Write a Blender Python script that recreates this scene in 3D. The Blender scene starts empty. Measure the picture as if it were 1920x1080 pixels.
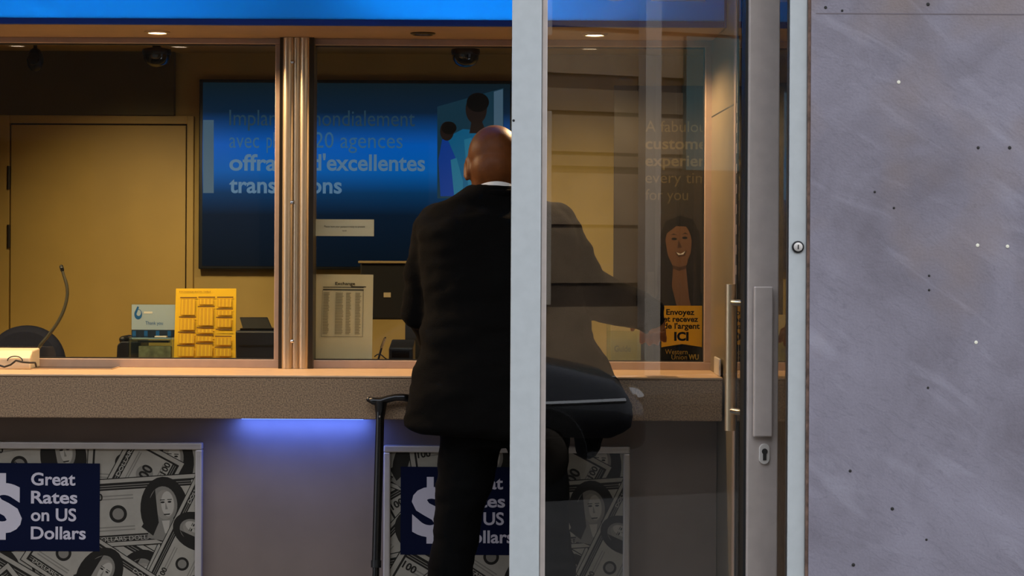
import bpy, bmesh, math, random
from mathutils import Vector, Matrix, noise as mnoise
random.seed(7)
scn = bpy.context.scene
COL = scn.collection
R = math.radians

# ------------------------------------------------------------------ camera, sky, sun, exposure
F, HY, ZC, ROLL = 3720.0, 470.0, 1.42, R(0.30)
cd = bpy.data.cameras.new('camera'); cam = bpy.data.objects.new('camera', cd); COL.objects.link(cam)
cam.location = (0, 0, ZC)
cam.rotation_euler = (Matrix.Rotation(R(90), 3, 'X') @ Matrix.Rotation(ROLL, 3, 'Z')).to_euler()
cd.sensor_fit = 'HORIZONTAL'; cd.sensor_width = 36.0; cd.lens = F / 1920 * 36
cd.shift_y = -(540 - HY) / 1920
cd.clip_start = 0.05; cd.clip_end = 200
scn.camera = cam
scn.view_settings.view_transform = 'Standard'; scn.view_settings.look = 'None'
scn.view_settings.gamma = 1.0; scn.view_settings.use_curve_mapping = False
scn.view_settings.exposure = 0.0
scn.cycles.max_bounces = 10; scn.cycles.transparent_max_bounces = 24
scn.cycles.caustics_reflective = False; scn.cycles.caustics_refractive = False
scn.cycles.sample_clamp_indirect = 4.0
try:
    scn.cycles.use_denoising = True
except Exception:
    pass
w = bpy.data.worlds.new('sky'); scn.world = w; w.use_nodes = True
bg = w.node_tree.nodes['Background']; bg.inputs[0].default_value = (0.80, 0.85, 0.96, 1); bg.inputs[1].default_value = 2.75

def lamp(name, kind, loc, energy, color, aim=None, **kw):
    l = bpy.data.lights.new(name, kind); l.energy = energy; l.color = color
    for k, v in kw.items(): setattr(l, k, v)
    o = bpy.data.objects.new(name, l); COL.objects.link(o); o.location = loc
    if aim is not None:
        o.rotation_euler = (Vector(aim) - Vector(loc)).to_track_quat('-Z', 'Y').to_euler()
    return o
# the sun comes over the roof of this building and falls on the far side of the street
lamp('sun', 'SUN', (0, 20, 20), 3.0, (1.0, 0.86, 0.68), aim=(1.5, 0, 2.0), angle=R(1.0))

# ------------------------------------------------------------------ pixel measurements to metres
cr, sr = math.cos(ROLL), math.sin(ROLL)
def P(px, py, D):
    dx, dy = px - 960, py - HY
    ux, uy = dx * cr + dy * sr, -dx * sr + dy * cr
    return Vector((ux / F * D, D, ZC - uy / F * D))
def PX(px, D, py=470): return P(px, py, D).x
def PZ(py, D, px=960): return P(px, py, D).z

D_WALL = 4.40      # street face of the stone and of the door frame
D_SIGN = 5.62      # front edge of counter and of the sign above it
D_GLASS = 6.00     # counter glass
D_BACK = 8.60      # rear wall of the office
Z_TOP = PZ(703, D_SIGN, 400)                 # counter top
Z_UNDER = PZ(785, D_SIGN, 400)
Z_SOFF = PZ(47, D_SIGN, 400)                 # soffit with the downlights
Z_CEIL = 2.27
X_SIDE = PX(1338, 5.9)

# ------------------------------------------------------------------ materials
def lin(c):
    if isinstance(c, str):
        c = c.lstrip('#'); c = [int(c[i:i+2], 16) / 255 for i in (0, 2, 4)]
    return tuple((x / 12.92 if x <= 0.04045 else ((x + 0.055) / 1.055) ** 2.4) for x in c) + (1,)
def mat(name, col, rough=0.5, metal=0.0, vary=0.0, scale=8.0, bump=0.0, bscale=60.0, spec=0.5, coat=0.0, col2=None, stretch=None, detail=4.0, aniso=0):
    m = bpy.data.materials.new(name); m.use_nodes = True; nt = m.node_tree; N = nt.nodes; L = nt.links
    b = N['Principled BSDF']; c = lin(col)
    b.inputs['Base Color'].default_value = c; b.inputs['Roughness'].default_value = rough; b.inputs['Metallic'].default_value = metal
    b.inputs['Specular IOR Level'].default_value = spec; b.inputs['Coat Weight'].default_value = coat
    if vary or bump:
        tc = N.new('ShaderNodeTexCoord'); mp = N.new('ShaderNodeMapping'); L.new(tc.outputs['Object'], mp.inputs[0])
        if stretch: mp.inputs['Scale'].default_value = stretch
    if vary:
        n = N.new('ShaderNodeTexNoise'); n.inputs['Scale'].default_value = scale; n.inputs['Detail'].default_value = detail
        L.new(mp.outputs[0], n.inputs['Vector'])
        r = N.new('ShaderNodeValToRGB'); r.color_ramp.elements[0].position = 0.35; r.color_ramp.elements[1].position = 0.65
        if col2: a, z = lin(col2), c
        else:
            a = tuple(max(0, x * (1 - vary)) for x in c[:3]) + (1,); z = tuple(min(1, x * (1 + vary)) for x in c[:3]) + (1,)
        r.color_ramp.elements[0].color = a; r.color_ramp.elements[1].color = z
        L.new(n.outputs['Fac'], r.inputs[0]); L.new(r.outputs[0], b.inputs['Base Color'])
    if bump:
        n2 = N.new('ShaderNodeTexNoise'); n2.inputs['Scale'].default_value = bscale; n2.inputs['Detail'].default_value = 3
        L.new(mp.outputs[0], n2.inputs['Vector'])
        bp = N.new('ShaderNodeBump'); bp.inputs['Strength'].default_value = bump; bp.inputs['Distance'].default_value = 0.01
        L.new(n2.outputs['Fac'], bp.inputs['Height']); L.new(bp.outputs[0], b.inputs['Normal'])
    return m
def emit(name, col, strength):
    m = bpy.data.materials.new(name); m.use_nodes = True; nt = m.node_tree
    b = nt.nodes['Principled BSDF']; b.inputs['Base Color'].default_value = tuple(x*0.15 for x in lin(col)[:3])+(1,)
    b.inputs['Emission Color'].default_value = lin(col); b.inputs['Emission Strength'].default_value = strength
    b.inputs['Roughness'].default_value = 0.6
    return m
def glass(name, tint, f0, rough=0.0):
    m = bpy.data.materials.new(name); m.use_nodes = True; nt = m.node_tree; N = nt.nodes; L = nt.links
    N.remove(N['Principled BSDF']); out = N['Material Output']
    tr = N.new('ShaderNodeBsdfTransparent'); tr.inputs[0].default_value = tuple(tint) + (1,)
    gl = N.new('ShaderNodeBsdfGlossy'); gl.inputs['Roughness'].default_value = rough
    lw = N.new('ShaderNodeLayerWeight'); lw.inputs[0].default_value = 0.5
    pw = N.new('ShaderNodeMath'); pw.operation = 'POWER'; pw.inputs[1].default_value = 5; L.new(lw.outputs['Facing'], pw.inputs[0])
    ml = N.new('ShaderNodeMath'); ml.operation = 'MULTIPLY_ADD'; ml.inputs[1].default_value = 1 - f0; ml.inputs[2].default_value = f0; L.new(pw.outputs[0], ml.inputs[0])
    ge = N.new('ShaderNodeNewGeometry'); iv = N.new('ShaderNodeMath'); iv.operation = 'SUBTRACT'; iv.inputs[0].default_value = 1; L.new(ge.outputs['Backfacing'], iv.inputs[1])
    mm = N.new('ShaderNodeMath'); mm.operation = 'MULTIPLY'; L.new(ml.outputs[0], mm.inputs[0]); L.new(iv.outputs[0], mm.inputs[1])
    mx = N.new('ShaderNodeMixShader'); L.new(mm.outputs[0], mx.inputs[0]); L.new(tr.outputs[0], mx.inputs[1]); L.new(gl.outputs[0], mx.inputs[2])
    L.new(mx.outputs[0], out.inputs[0])
    return m
def backlit(name, col):
    m = bpy.data.materials.new(name); m.use_nodes = True; nt = m.node_tree; N = nt.nodes; L = nt.links
    N.remove(N['Principled BSDF']); out = N['Material Output']
    t = N.new('ShaderNodeBsdfTranslucent'); d = N.new('ShaderNodeBsdfDiffuse'); g = N.new('ShaderNodeBsdfGlossy')
    for s in (t, d): s.inputs[0].default_value = lin(col)
    g.inputs['Roughness'].default_value = 0.25
    a = N.new('ShaderNodeMixShader'); a.inputs[0].default_value = 0.3; L.new(t.outputs[0], a.inputs[1]); L.new(d.outputs[0], a.inputs[2])
    b = N.new('ShaderNodeMixShader'); b.inputs[0].default_value = 0.05; L.new(a.outputs[0], b.inputs[1]); L.new(g.outputs[0], b.inputs[2])
    L.new(b.outputs[0], out.inputs[0]); return m

M = {}
M['alu_white'] = mat('pale_coated_aluminium', '#b3b8b7', 0.45, 0.0, 0.03, 40)
M['alu_jamb'] = M['alu_white']
M['alu_door'] = mat('satin_aluminium', '#b9aea6', 0.42, 0.25, 0.05, 30)
M['alu_frame'] = mat('anodised_aluminium', '#b39c8c', 0.40, 0.3, 0.04, 30)
M['steel'] = mat('polished_steel', '#d8c2a2', 0.33, 0.9)
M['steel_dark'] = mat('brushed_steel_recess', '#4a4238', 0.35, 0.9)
M['chrome'] = mat('chrome', '#d8d6d2', 0.12, 1.0)
M['lock_metal'] = mat('pale_lock_metal', '#c9c4bc', 0.4, 0.2)
M['gasket'] = mat('black_rubber', '#0b0c0d', 0.6)
M['laminate'] = mat('speckled_laminate', '#a88a68', 0.55, 0, 0.35, 260, detail=2, col2='#6e5944')
M['worktop'] = mat('beige_laminate_top', '#c2a483', 0.4, 0, 0.05, 30)
M['front_panel'] = mat('grey_laminate_panel', '#7a6c62', 0.42, 0, 0.06, 6, spec=0.4)
M['soffit'] = mat('beige_soffit_paint', '#a58a6a', 0.5, 0, 0.04, 8)
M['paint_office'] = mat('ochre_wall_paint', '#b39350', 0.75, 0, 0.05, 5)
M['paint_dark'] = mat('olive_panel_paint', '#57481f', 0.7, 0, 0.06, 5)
M['paint_door'] = mat('ochre_door_paint', '#b8944a', 0.5, 0, 0.05, 4)
M['paint_right'] = mat('sand_wall_paint', '#b89a63', 0.75, 0, 0.05, 5)
M['plaster'] = mat('vestibule_plaster', '#8d8276', 0.7, 0, 0.06, 6)
M['side_panel'] = mat('beige_satin_panel', '#776d5a', 0.30, 0, 0.05, 6)
M['floor'] = mat('stone_floor_tiles', '#6e675f', 0.4, 0, 0.15, 5)
M['pavement'] = mat('grey_pavement', '#5c5955', 0.8, 0, 0.15, 7, bump=0.2)
M['asphalt'] = mat('dark_asphalt', '#1f1f20', 0.85, 0, 0.2, 30, bump=0.3)
M['black'] = mat('black_plastic', '#0c0d0e', 0.4)
M['black_gloss'] = mat('black_gloss_plastic', '#08090b', 0.15)
M['navy'] = mat('navy_plastic', '#161d2b', 0.4)
M['blue_fabric'] = mat('dark_blue_fabric', '#10172e', 0.85, 0, 0.15, 90)
M['paper'] = mat('white_paper', '#e8dab0', 0.8, 0, 0.02, 20)
M['paper_white'] = mat('bright_white_card', '#e6e2cc', 0.7)
M['ink'] = mat('black_ink', '#1c1a17', 0.7)
M['ink_grey'] = mat('grey_ink', '#a4977a', 0.8)
M['ink_soft'] = mat('pale_grey_ink', '#a89c7e', 0.8)
M['yellow'] = mat('yellow_paper', '#f4c20a', 0.7)
M['yellow_ink'] = mat('brown_print', '#6b4408', 0.7)
M['yellow_tint'] = mat('orange_print_tint', '#dba510', 0.7)
M['decal_yellow'] = mat('yellow_vinyl', '#e2a50a', 0.5)
M['decal_black'] = mat('black_vinyl', '#0c0f12', 0.5, spec=0.1)
M['decal_gold'] = mat('gold_vinyl', '#b38a2a', 0.5)
M['leaflet'] = mat('pale_blue_leaflet', '#a9bcc0', 0.6)
M['leaflet_blue'] = mat('blue_leaflet_print', '#0a5c96', 0.6)
M['leaflet_dark'] = mat('dark_leaflet_print', '#0d2436', 0.6)
M['leaflet_green'] = mat('green_leaflet_print', '#7d8a3c', 0.6)
M['banknote'] = mat('banknote_paper', '#8f897c', 0.75, 0, 0.06, 30)
M['note_dark'] = mat('banknote_dark_print', '#262420', 0.75, spec=0.1)
M['note_mid'] = mat('banknote_mid_print', '#6f6a60', 0.75)
M['note_mid2'] = mat('banknote_shade_print', '#7d776b', 0.75)
M['note_light'] = mat('banknote_light_print', '#9d978a', 0.75)
M['note_green'] = mat('banknote_green_print', '#1f6b4a', 0.75)
M['promo_navy'] = mat('navy_poster_ink', '#070f2b', 0.6, spec=0.1)
M['promo_text'] = mat('pale_poster_lettering', '#c2bdc6', 0.6, spec=0.1)
M['snap'] = mat('silver_snap_frame', '#b9b2ac', 0.35, 0.35, 0.03, 20)
M['led'] = emit('blue_lamp_lens', '#5577ff', 6)
M['lamp_on'] = emit('warm_lamp_lens', '#ffe9c4', 14)
M['suit'] = mat('black_wool_suit', '#070605', 0.95, 0, 0.15, 140, bump=0.2, bscale=300, spec=0.08)
M['trouser'] = mat('black_trouser_wool', '#060606', 0.95, 0, 0.15, 140, spec=0.08)
M['skin'] = mat('brown_skin', '#683917', 0.5, 0, 0.12, 30, bump=0.08, bscale=200, spec=0.22)
M['shirt'] = mat('white_shirt_cotton', '#e9e4dc', 0.8)
M['cane'] = mat('black_cane_lacquer', '#0a0a0b', 0.28)
M['glass_counter'] = glass('counter_glass', (0.90, 0.92, 0.90), 0.042)
M['glass_door'] = glass('door_glass', (0.93, 0.93, 0.91), 0.075)
M['glass_side'] = glass('side_glass', (0.85, 0.88, 0.86), 0.10)
M['acrylic'] = glass('clear_acrylic', (0.93, 0.97, 0.95), 0.06)
M['blue_face'] = backlit('blue_sign_acrylic', '#3fb4ec')
M['sign_trim'] = mat('deep_blue_sign_edge', '#0a3a9c', 0.35)
M['white_letter'] = backlit('white_sign_letter', '#ffffff')
M['white_inside'] = mat('white_sign_lining', '#9a9a9a', 0.8)
M['domeglass'] = mat('smoked_dome_plastic', '#0d1011', 0.12, coat=0.5)
M['facade_tan'] = mat('tan_stone_facade', '#b39a7c', 0.85, 0, 0.12, 3)
M['facade_joint'] = mat('brown_stone_course', '#6b5a49', 0.85, 0, 0.15, 3); M['facade_mid'] = mat('mid_tan_stone', '#a18a6e', 0.85, 0, 0.15, 1.5)
M['facade_dark'] = mat('brown_stone_facade', '#221d18', 0.85, 0, 0.15, 3)
M['facade_pale'] = mat('pale_limestone', '#d9cdbd', 0.8, 0, 0.05, 5)
M['window_teal'] = mat('teal_window_glass', '#5f8585', 0.1, 0.0, 0.1, 2)
M['window_dark'] = mat('dark_window_glass', '#0c0e10', 0.15, spec=0.1)
M['car_paint'] = mat('dark_blue_car_paint', '#050b1c', 0.3, 0.0, coat=0.5)
M['car_glass'] = mat('dark_car_glass', '#0a0d10', 0.05)
M['tyre'] = mat('tyre_rubber', '#101010', 0.8)
M['screen_bezel'] = mat('black_display_bezel', '#07090b', 0.35)

def marble():
    m = bpy.data.materials.new('grey_marble'); m.use_nodes = True; nt = m.node_tree; N = nt.nodes; L = nt.links
    b = N['Principled BSDF']; b.inputs['Roughness'].default_value = 0.45
    tc = N.new('ShaderNodeTexCoord')
    n1 = N.new('ShaderNodeTexNoise'); n1.inputs['Scale'].default_value = 3.2; n1.inputs['Detail'].default_value = 7; n1.inputs['Roughness'].default_value = 0.6; n1.inputs['Distortion'].default_value = 0.6
    L.new(tc.outputs['Object'], n1.inputs['Vector'])
    r1 = N.new('ShaderNodeValToRGB'); e = r1.color_ramp.elements
    e[0].position = 0.30; e[0].color = lin('#6f6a72'); e[1].position = 0.70; e[1].color = lin('#8d8994')
    L.new(n1.outputs['Fac'], r1.inputs[0])
    # pale streaks running down to the right
    mp = N.new('ShaderNodeMapping'); mp.vector_type = 'TEXTURE'; mp.inputs['Rotation'].default_value = (0, R(33), 0); mp.inputs['Scale'].default_value = (0.42, 1, 0.09)
    L.new(tc.outputs['Object'], mp.inputs[0])
    n2 = N.new('ShaderNodeTexNoise'); n2.inputs['Scale'].default_value = 1.3; n2.inputs['Detail'].default_value = 6; n2.inputs['Distortion'].default_value = 1.2
    L.new(mp.outputs[0], n2.inputs['Vector'])
    r2 = N.new('ShaderNodeValToRGB'); e = r2.color_ramp.elements; e[0].position = 0.56; e[0].color = (0, 0, 0, 1); e[1].position = 0.78; e[1].color = (1, 1, 1, 1)
    L.new(n2.outputs['Fac'], r2.inputs[0])
    mx = N.new('ShaderNodeMixRGB'); mx.inputs[2].default_value = lin('#a9a7b2'); L.new(r1.outputs[0], mx.inputs[1])
    k = N.new('ShaderNodeMath'); k.operation = 'MULTIPLY'; k.inputs[1].default_value = 0.42; L.new(r2.outputs[0], k.inputs[0]); L.new(k.outputs[0], mx.inputs[0])
    # dark thin veins
    n3 = N.new('ShaderNodeTexNoise'); n3.inputs['Scale'].default_value = 2.4; n3.inputs['Detail'].default_value = 5; n3.inputs['Distortion'].default_value = 1.5
    L.new(mp.outputs[0], n3.inputs['Vector'])
    ab = N.new('ShaderNodeMath'); ab.operation = 'SUBTRACT'; ab.inputs[1].default_value = 0.5; L.new(n3.outputs['Fac'], ab.inputs[0])
    a2 = N.new('ShaderNodeMath'); a2.operation = 'ABSOLUTE'; L.new(ab.outputs[0], a2.inputs[0])
    r3 = N.new('ShaderNodeValToRGB'); e = r3.color_ramp.elements; e[0].position = 0.0; e[0].color = (1, 1, 1, 1); e[1].position = 0.018; e[1].color = (0, 0, 0, 1)
    L.new(a2.outputs[0], r3.inputs[0])
    k3 = N.new('ShaderNodeMath'); k3.operation = 'MULTIPLY'; k3.inputs[1].default_value = 0.22; L.new(r3.outputs[0], k3.inputs[0])
    mx2 = N.new('ShaderNodeMixRGB'); mx2.inputs[2].default_value = lin('#55525c'); L.new(mx.outputs[0], mx2.inputs[1]); L.new(k3.outputs[0], mx2.inputs[0])
    # rusty brown patches; warm light painted in as more brown towards the top
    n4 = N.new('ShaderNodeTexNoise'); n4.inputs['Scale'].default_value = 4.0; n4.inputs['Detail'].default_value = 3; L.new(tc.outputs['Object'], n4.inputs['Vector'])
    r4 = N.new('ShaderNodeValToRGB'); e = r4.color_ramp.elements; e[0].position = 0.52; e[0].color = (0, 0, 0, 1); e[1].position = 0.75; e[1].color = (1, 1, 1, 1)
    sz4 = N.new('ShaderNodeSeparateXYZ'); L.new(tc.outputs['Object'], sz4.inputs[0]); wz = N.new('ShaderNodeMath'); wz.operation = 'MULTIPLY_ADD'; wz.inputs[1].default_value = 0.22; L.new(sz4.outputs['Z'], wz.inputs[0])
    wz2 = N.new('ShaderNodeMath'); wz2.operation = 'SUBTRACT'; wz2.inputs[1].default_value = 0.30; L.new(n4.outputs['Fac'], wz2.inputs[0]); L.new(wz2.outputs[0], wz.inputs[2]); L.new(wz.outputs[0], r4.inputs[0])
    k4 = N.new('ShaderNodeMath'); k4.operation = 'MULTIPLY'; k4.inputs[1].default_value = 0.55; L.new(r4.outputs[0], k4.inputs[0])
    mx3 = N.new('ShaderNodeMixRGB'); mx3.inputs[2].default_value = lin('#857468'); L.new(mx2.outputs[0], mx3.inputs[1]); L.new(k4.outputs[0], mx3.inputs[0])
    # fine grain
    n5 = N.new('ShaderNodeTexNoise'); n5.inputs['Scale'].default_value = 180; n5.inputs['Detail'].default_value = 2; L.new(tc.outputs['Object'], n5.inputs['Vector'])
    mr = N.new('ShaderNodeMapRange'); mr.inputs[3].default_value = 0.90; mr.inputs[4].default_value = 1.10; L.new(n5.outputs['Fac'], mr.inputs[0])
    vm = N.new('ShaderNodeVectorMath'); vm.operation = 'SCALE'; L.new(mx3.outputs[0], vm.inputs[0]); L.new(mr.outputs[0], vm.inputs['Scale'])
    L.new(vm.outputs[0], b.inputs['Base Color'])
    bp = N.new('ShaderNodeBump'); bp.inputs['Strength'].default_value = 0.15; bp.inputs['Distance'].default_value = 0.004
    L.new(n5.outputs['Fac'], bp.inputs['Height']); L.new(bp.outputs[0], b.inputs['Normal'])
    return m
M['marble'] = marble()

def display_art():
    # the picture on the lit display: navy at top and foot, saturated blue band between
    m = bpy.data.materials.new('blue_display_picture'); m.use_nodes = True; nt = m.node_tree; N = nt.nodes; L = nt.links
    b = N['Principled BSDF']; b.inputs['Roughness'].default_value = 0.35
    tc = N.new('ShaderNodeTexCoord'); sx = N.new('ShaderNodeSeparateXYZ'); L.new(tc.outputs['Generated'], sx.inputs[0])
    r = N.new('ShaderNodeValToRGB'); e = r.color_ramp.elements
    e[0].position = 0.0; e[0].color = lin('#04101c')
    e[1].position = 1.0; e[1].color = lin('#0a1a22')
    for p, c in ((0.28, '#06182b'), (0.40, '#06335c'), (0.52, '#0458a8'), (0.66, '#0356b4'), (0.76, '#043c78'), (0.84, '#061f36')):
        q = e.new(p); q.color = lin(c)
    L.new(sx.outputs['Z'], r.inputs[0]); b.inputs['Base Color'].default_value = lin('#020304'); b.inputs['Specular IOR Level'].default_value = 0.12; L.new(r.outputs[0], b.inputs['Emission Color'])
    b.inputs['Emission Strength'].default_value = 1.0
    return m
M['display_art'] = display_art()
M['disp_text'] = emit('display_lettering_bold', '#7fb2e6', 0.36)
M['disp_text_thin'] = emit('display_lettering_thin', '#4f96d4', 0.34)
M['disp_text_faint'] = emit('display_lettering_faint', '#4a7896', 0.22); M['disp_bg'] = emit('display_photo_background', '#1d5470', 0.30)
M['disp_skin'] = emit('display_skin', '#3a2a28', 0.2)
M['disp_hair'] = emit('display_hair', '#0c1016', 0.1)
M['disp_suit'] = emit('display_blue_suit', '#0c7fb8', 0.38)
M['disp_suit2'] = emit('display_light_blue_suit', '#2f9ccc', 0.38)
M['disp_suit3'] = emit('display_deep_blue_shirt', '#0450c8', 0.38)
M['disp_pale'] = emit('display_pale_grey', '#5d7f9c', 0.45)
M['w_dark'] = mat('poster_dark_brown', '#332a24', 0.6)
M['w_black'] = mat('poster_black', '#0d0c0d', 0.6)
M['w_skin'] = mat('poster_skin', '#6e4a32', 0.6)
M['w_shade'] = mat('poster_skin_shade', '#4a2f20', 0.6)
M['w_hair'] = mat('poster_brown_hair', '#190f0a', 0.6)
M['w_text'] = mat('poster_tan_lettering', '#5c4e38', 0.6)
M['w_white'] = mat('poster_white', '#d8ccc0', 0.6)

# ------------------------------------------------------------------ mesh helpers
class MB:
    def __init__(s, xf=None): s.v = []; s.f = []; s.m = []; s.xf = xf
    def add(s, vs, fs, mi=0):
        k = len(s.v); s.v += [Vector(p) for p in vs]; s.f += [tuple(i + k for i in f) for f in fs]; s.m += [mi] * len(fs); return s
    def box(s, x0, x1, y0, y1, z0, z1, mi=0):
        return s.add([(x0,y0,z0),(x1,y0,z0),(x1,y1,z0),(x0,y1,z0),(x0,y0,z1),(x1,y0,z1),(x1,y1,z1),(x0,y1,z1)],
                     [(0,3,2,1),(4,5,6,7),(0,1,5,4),(1,2,6,5),(2,3,7,6),(3,0,4,7)], mi)
    def frame(s, x0, x1, z0, z1, y0, y1, t, mi=0):
        s.box(x0, x0+t, y0, y1, z0, z1, mi); s.box(x1-t, x1, y0, y1, z0, z1, mi)
        s.box(x0+t, x1-t, y0, y1, z1-t, z1, mi); s.box(x0+t, x1-t, y0, y1, z0, z0+t, mi); return s
    def prism(s, pts, y0, y1, mi=0):          # outline in x,z
        n = len(pts); a = sum(pts[i][0]*pts[(i+1)%n][1]-pts[(i+1)%n][0]*pts[i][1] for i in range(n))
        if a < 0: pts = pts[::-1]
        vs = [(x, y0, z) for x, z in pts] + [(x, y1, z) for x, z in pts]
        fs = [tuple(range(n)), tuple(range(2*n-1, n-1, -1))] + [(i, i+n, (i+1)%n+n, (i+1)%n) for i in range(n)]
        return s.add(vs, fs, mi)
    def prism_x(s, pts, x0, x1, mi=0):        # outline in y,z
        n = len(pts)
        vs = [(x0, y, z) for y, z in pts] + [(x1, y, z) for y, z in pts]
        fs = [tuple(range(n)), tuple(range(2*n-1, n-1, -1))] + [(i, i+n, (i+1)%n+n, (i+1)%n) for i in range(n)]
        return s.add(vs, fs, mi)
    def tube(s, path, rad, seg=14, mi=0, flat=1.0):
        path = [Vector(p) for p in path]; n = len(path)
        if not isinstance(rad, (list, tuple)): rad = [rad]*n
        vs, fs = [], []; up = None
        for i, p in enumerate(path):
            t = (path[min(i+1, n-1)] - path[max(i-1, 0)]).normalized()
            if up is None:
                up = Vector((0, 0, 1)) if abs(t.z) < 0.9 else Vector((0, 1, 0))
            a = (up - t*up.dot(t)).normalized(); up = a; b = t.cross(a)
            for k in range(seg):
                th = 2*math.pi*k/seg; vs.append(p + (a*math.cos(th) + b*math.sin(th)*flat)*rad[i])
        for i in range(n-1):
            for k in range(seg):
                fs.append((i*seg+k, i*seg+(k+1)%seg, (i+1)*seg+(k+1)%seg, (i+1)*seg+k))
        fs.append(tuple(range(seg-1, -1, -1))); fs.append(tuple(range((n-1)*seg, n*seg)))
        return s.add(vs, fs, mi)
    def limb(s, path, rad, seg=16, mi=0):     # tube with rounded ends
        path = [Vector(p) for p in path]
        s.tube(path, rad, seg, mi)
        r = rad if isinstance(rad, (list, tuple)) else [rad]*len(path)
        for p, q in zip(path, r): s.ell(p, (q, q, q), seg=seg, mi=mi)
        return s
    def ell(s, c, r, rot=None, seg=20, mi=0):
        c = Vector(c); rings = seg//2; vs = [Vector((0, 0, 1))]; fs = []
        for i in range(1, rings):
            ph = math.pi*i/rings
            for k in range(seg):
                th = 2*math.pi*k/seg; vs.append(Vector((math.sin(ph)*math.cos(th), math.sin(ph)*math.sin(th), math.cos(ph))))
        vs.append(Vector((0, 0, -1))); n = len(vs)
        for k in range(seg):
            fs.append((0, 1+k, 1+(k+1)%seg)); fs.append((n-1, n-1-seg+(k+1)%seg, n-1-seg+k))
        for i in range(rings-2):
            for k in range(seg):
                a = 1+i*seg+k; b = 1+i*seg+(k+1)%seg; fs.append((a, a+seg, b+seg, b))
        out = []
        for p in vs:
            p = Vector((p.x*r[0], p.y*r[1], p.z*r[2]))
            if rot is not None: p = rot @ p
            out.append(p + c)
        return s.add(out, fs, mi)
    def rings(s, rgs, mi=0, cap=True):
        n = len(rgs[0]); vs = [p for r in rgs for p in r]; fs = []
        for i in range(len(rgs)-1):
            for k in range(n): fs.append((i*n+k, i*n+(k+1)%n, (i+1)*n+(k+1)%n, (i+1)*n+k))
        if cap: fs.append(tuple(range(n-1, -1, -1))); fs.append(tuple(range((len(rgs)-1)*n, len(rgs)*n)))
        return s.add(vs, fs, mi)
    def lathe(s, c, prof, axis='z', seg=24, mi=0, sgn=1):      # prof (r, h)
        c = Vector(c); rg = []
        for r, h in prof:
            ring = []
            for k in range(seg):
                th = 2*math.pi*k/seg; a, b = r*math.cos(th), r*math.sin(th)
                ring.append(c + (Vector((a, b, h*sgn)) if axis == 'z' else Vector((a, h*sgn, b)) if axis == 'y' else Vector((h*sgn, a, b))))
            rg.append(ring)
        return s.rings(rg, mi)
    def build(s, name, mats, parent=None, smooth=False, bevel=0.0, loc=None, kind=None):
        base = Vector(parent['_b']) if parent is not None else Vector(loc or (0, 0, 0))
        me = bpy.data.meshes.new(name)
        vs = [(s.xf @ p if s.xf else p) for p in s.v]
        me.from_pydata([p - base for p in vs], [], s.f)
        if not isinstance(mats, (list, tuple)): mats = [mats]
        for m in mats: me.materials.append(M[m] if isinstance(m, str) else m)
        for p, mi in zip(me.polygons, s.m): p.material_index = mi
        bm = bmesh.new(); bm.from_mesh(me); bmesh.ops.recalc_face_normals(bm, faces=bm.faces); bm.to_mesh(me); bm.free()
        if smooth:
            for p in me.polygons: p.use_smooth = True
            if smooth != 'all':
                try: me.set_sharp_from_angle(angle=R(40))
                except Exception: pass
        o = bpy.data.objects.new(name, me); COL.objects.link(o)
        if parent is not None: o.parent = parent
        else: o.location = base
        o['_b'] = tuple(base)
        if bevel:
            b = o.modifiers.new('bevel', 'BEVEL'); b.width = bevel; b.segments = 2; b.limit_method = 'ANGLE'; b.angle_limit = R(40)
        if kind: o['kind'] = kind
        return o
def tag(o, label, cat, group=None, kind=None):
    o['label'] = label; o['category'] = cat
    if group: o['group'] = group
    if kind: o['kind'] = kind
    return o
def thing(name, label, cat, loc, group=None, kind=None):
    o = bpy.data.objects.new(name, None); COL.objects.link(o); o.location = loc; o['_b'] = tuple(loc); o.empty_display_size = 0.05
    return tag(o, label, cat, group, kind)

# flat printing: polygons in picture coordinates clipped to the sheet, stacked by layer
_tc = {}
def text_tris(s, bold=0.0):
    k = (s, bold)
    if k in _tc: return _tc[k]
    cu = bpy.data.curves.new('t', 'FONT'); cu.body = s; cu.size = 1.0; cu.offset = bold; cu.resolution_u = 4; cu.fill_mode = 'FRONT'
    ob = bpy.data.objects.new('t', cu); COL.objects.link(ob)
    dg = bpy.context.evaluated_depsgraph_get(); dg.update()
    me = bpy.data.meshes.new_from_object(ob.evaluated_get(dg))
    vs = [(v.co.x, v.co.y) for v in me.vertices]; fs = [tuple(p.vertices) for p in me.polygons]
    bpy.data.objects.remove(ob); bpy.data.curves.remove(cu); bpy.data.meshes.remove(me)
    _tc[k] = (vs, fs); return _tc[k]
def clip(poly, b):
    for ax, val, sg in ((0, b[0], 1), (0, b[2], -1), (1, b[1], 1), (1, b[3], -1)):
        out = []
        for i in range(len(poly)):
            p, q = poly[i], poly[(i+1) % len(poly)]
            pi, qi = (p[ax]-val)*sg >= 0, (q[ax]-val)*sg >= 0
            if pi: out.append(p)
            if pi != qi:
                t = (val-p[ax])/(q[ax]-p[ax]); out.append((p[0]+t*(q[0]-p[0]), p[1]+t*(q[1]-p[1])))
        poly = out
        if len(poly) < 3: return []
    return poly
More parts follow.
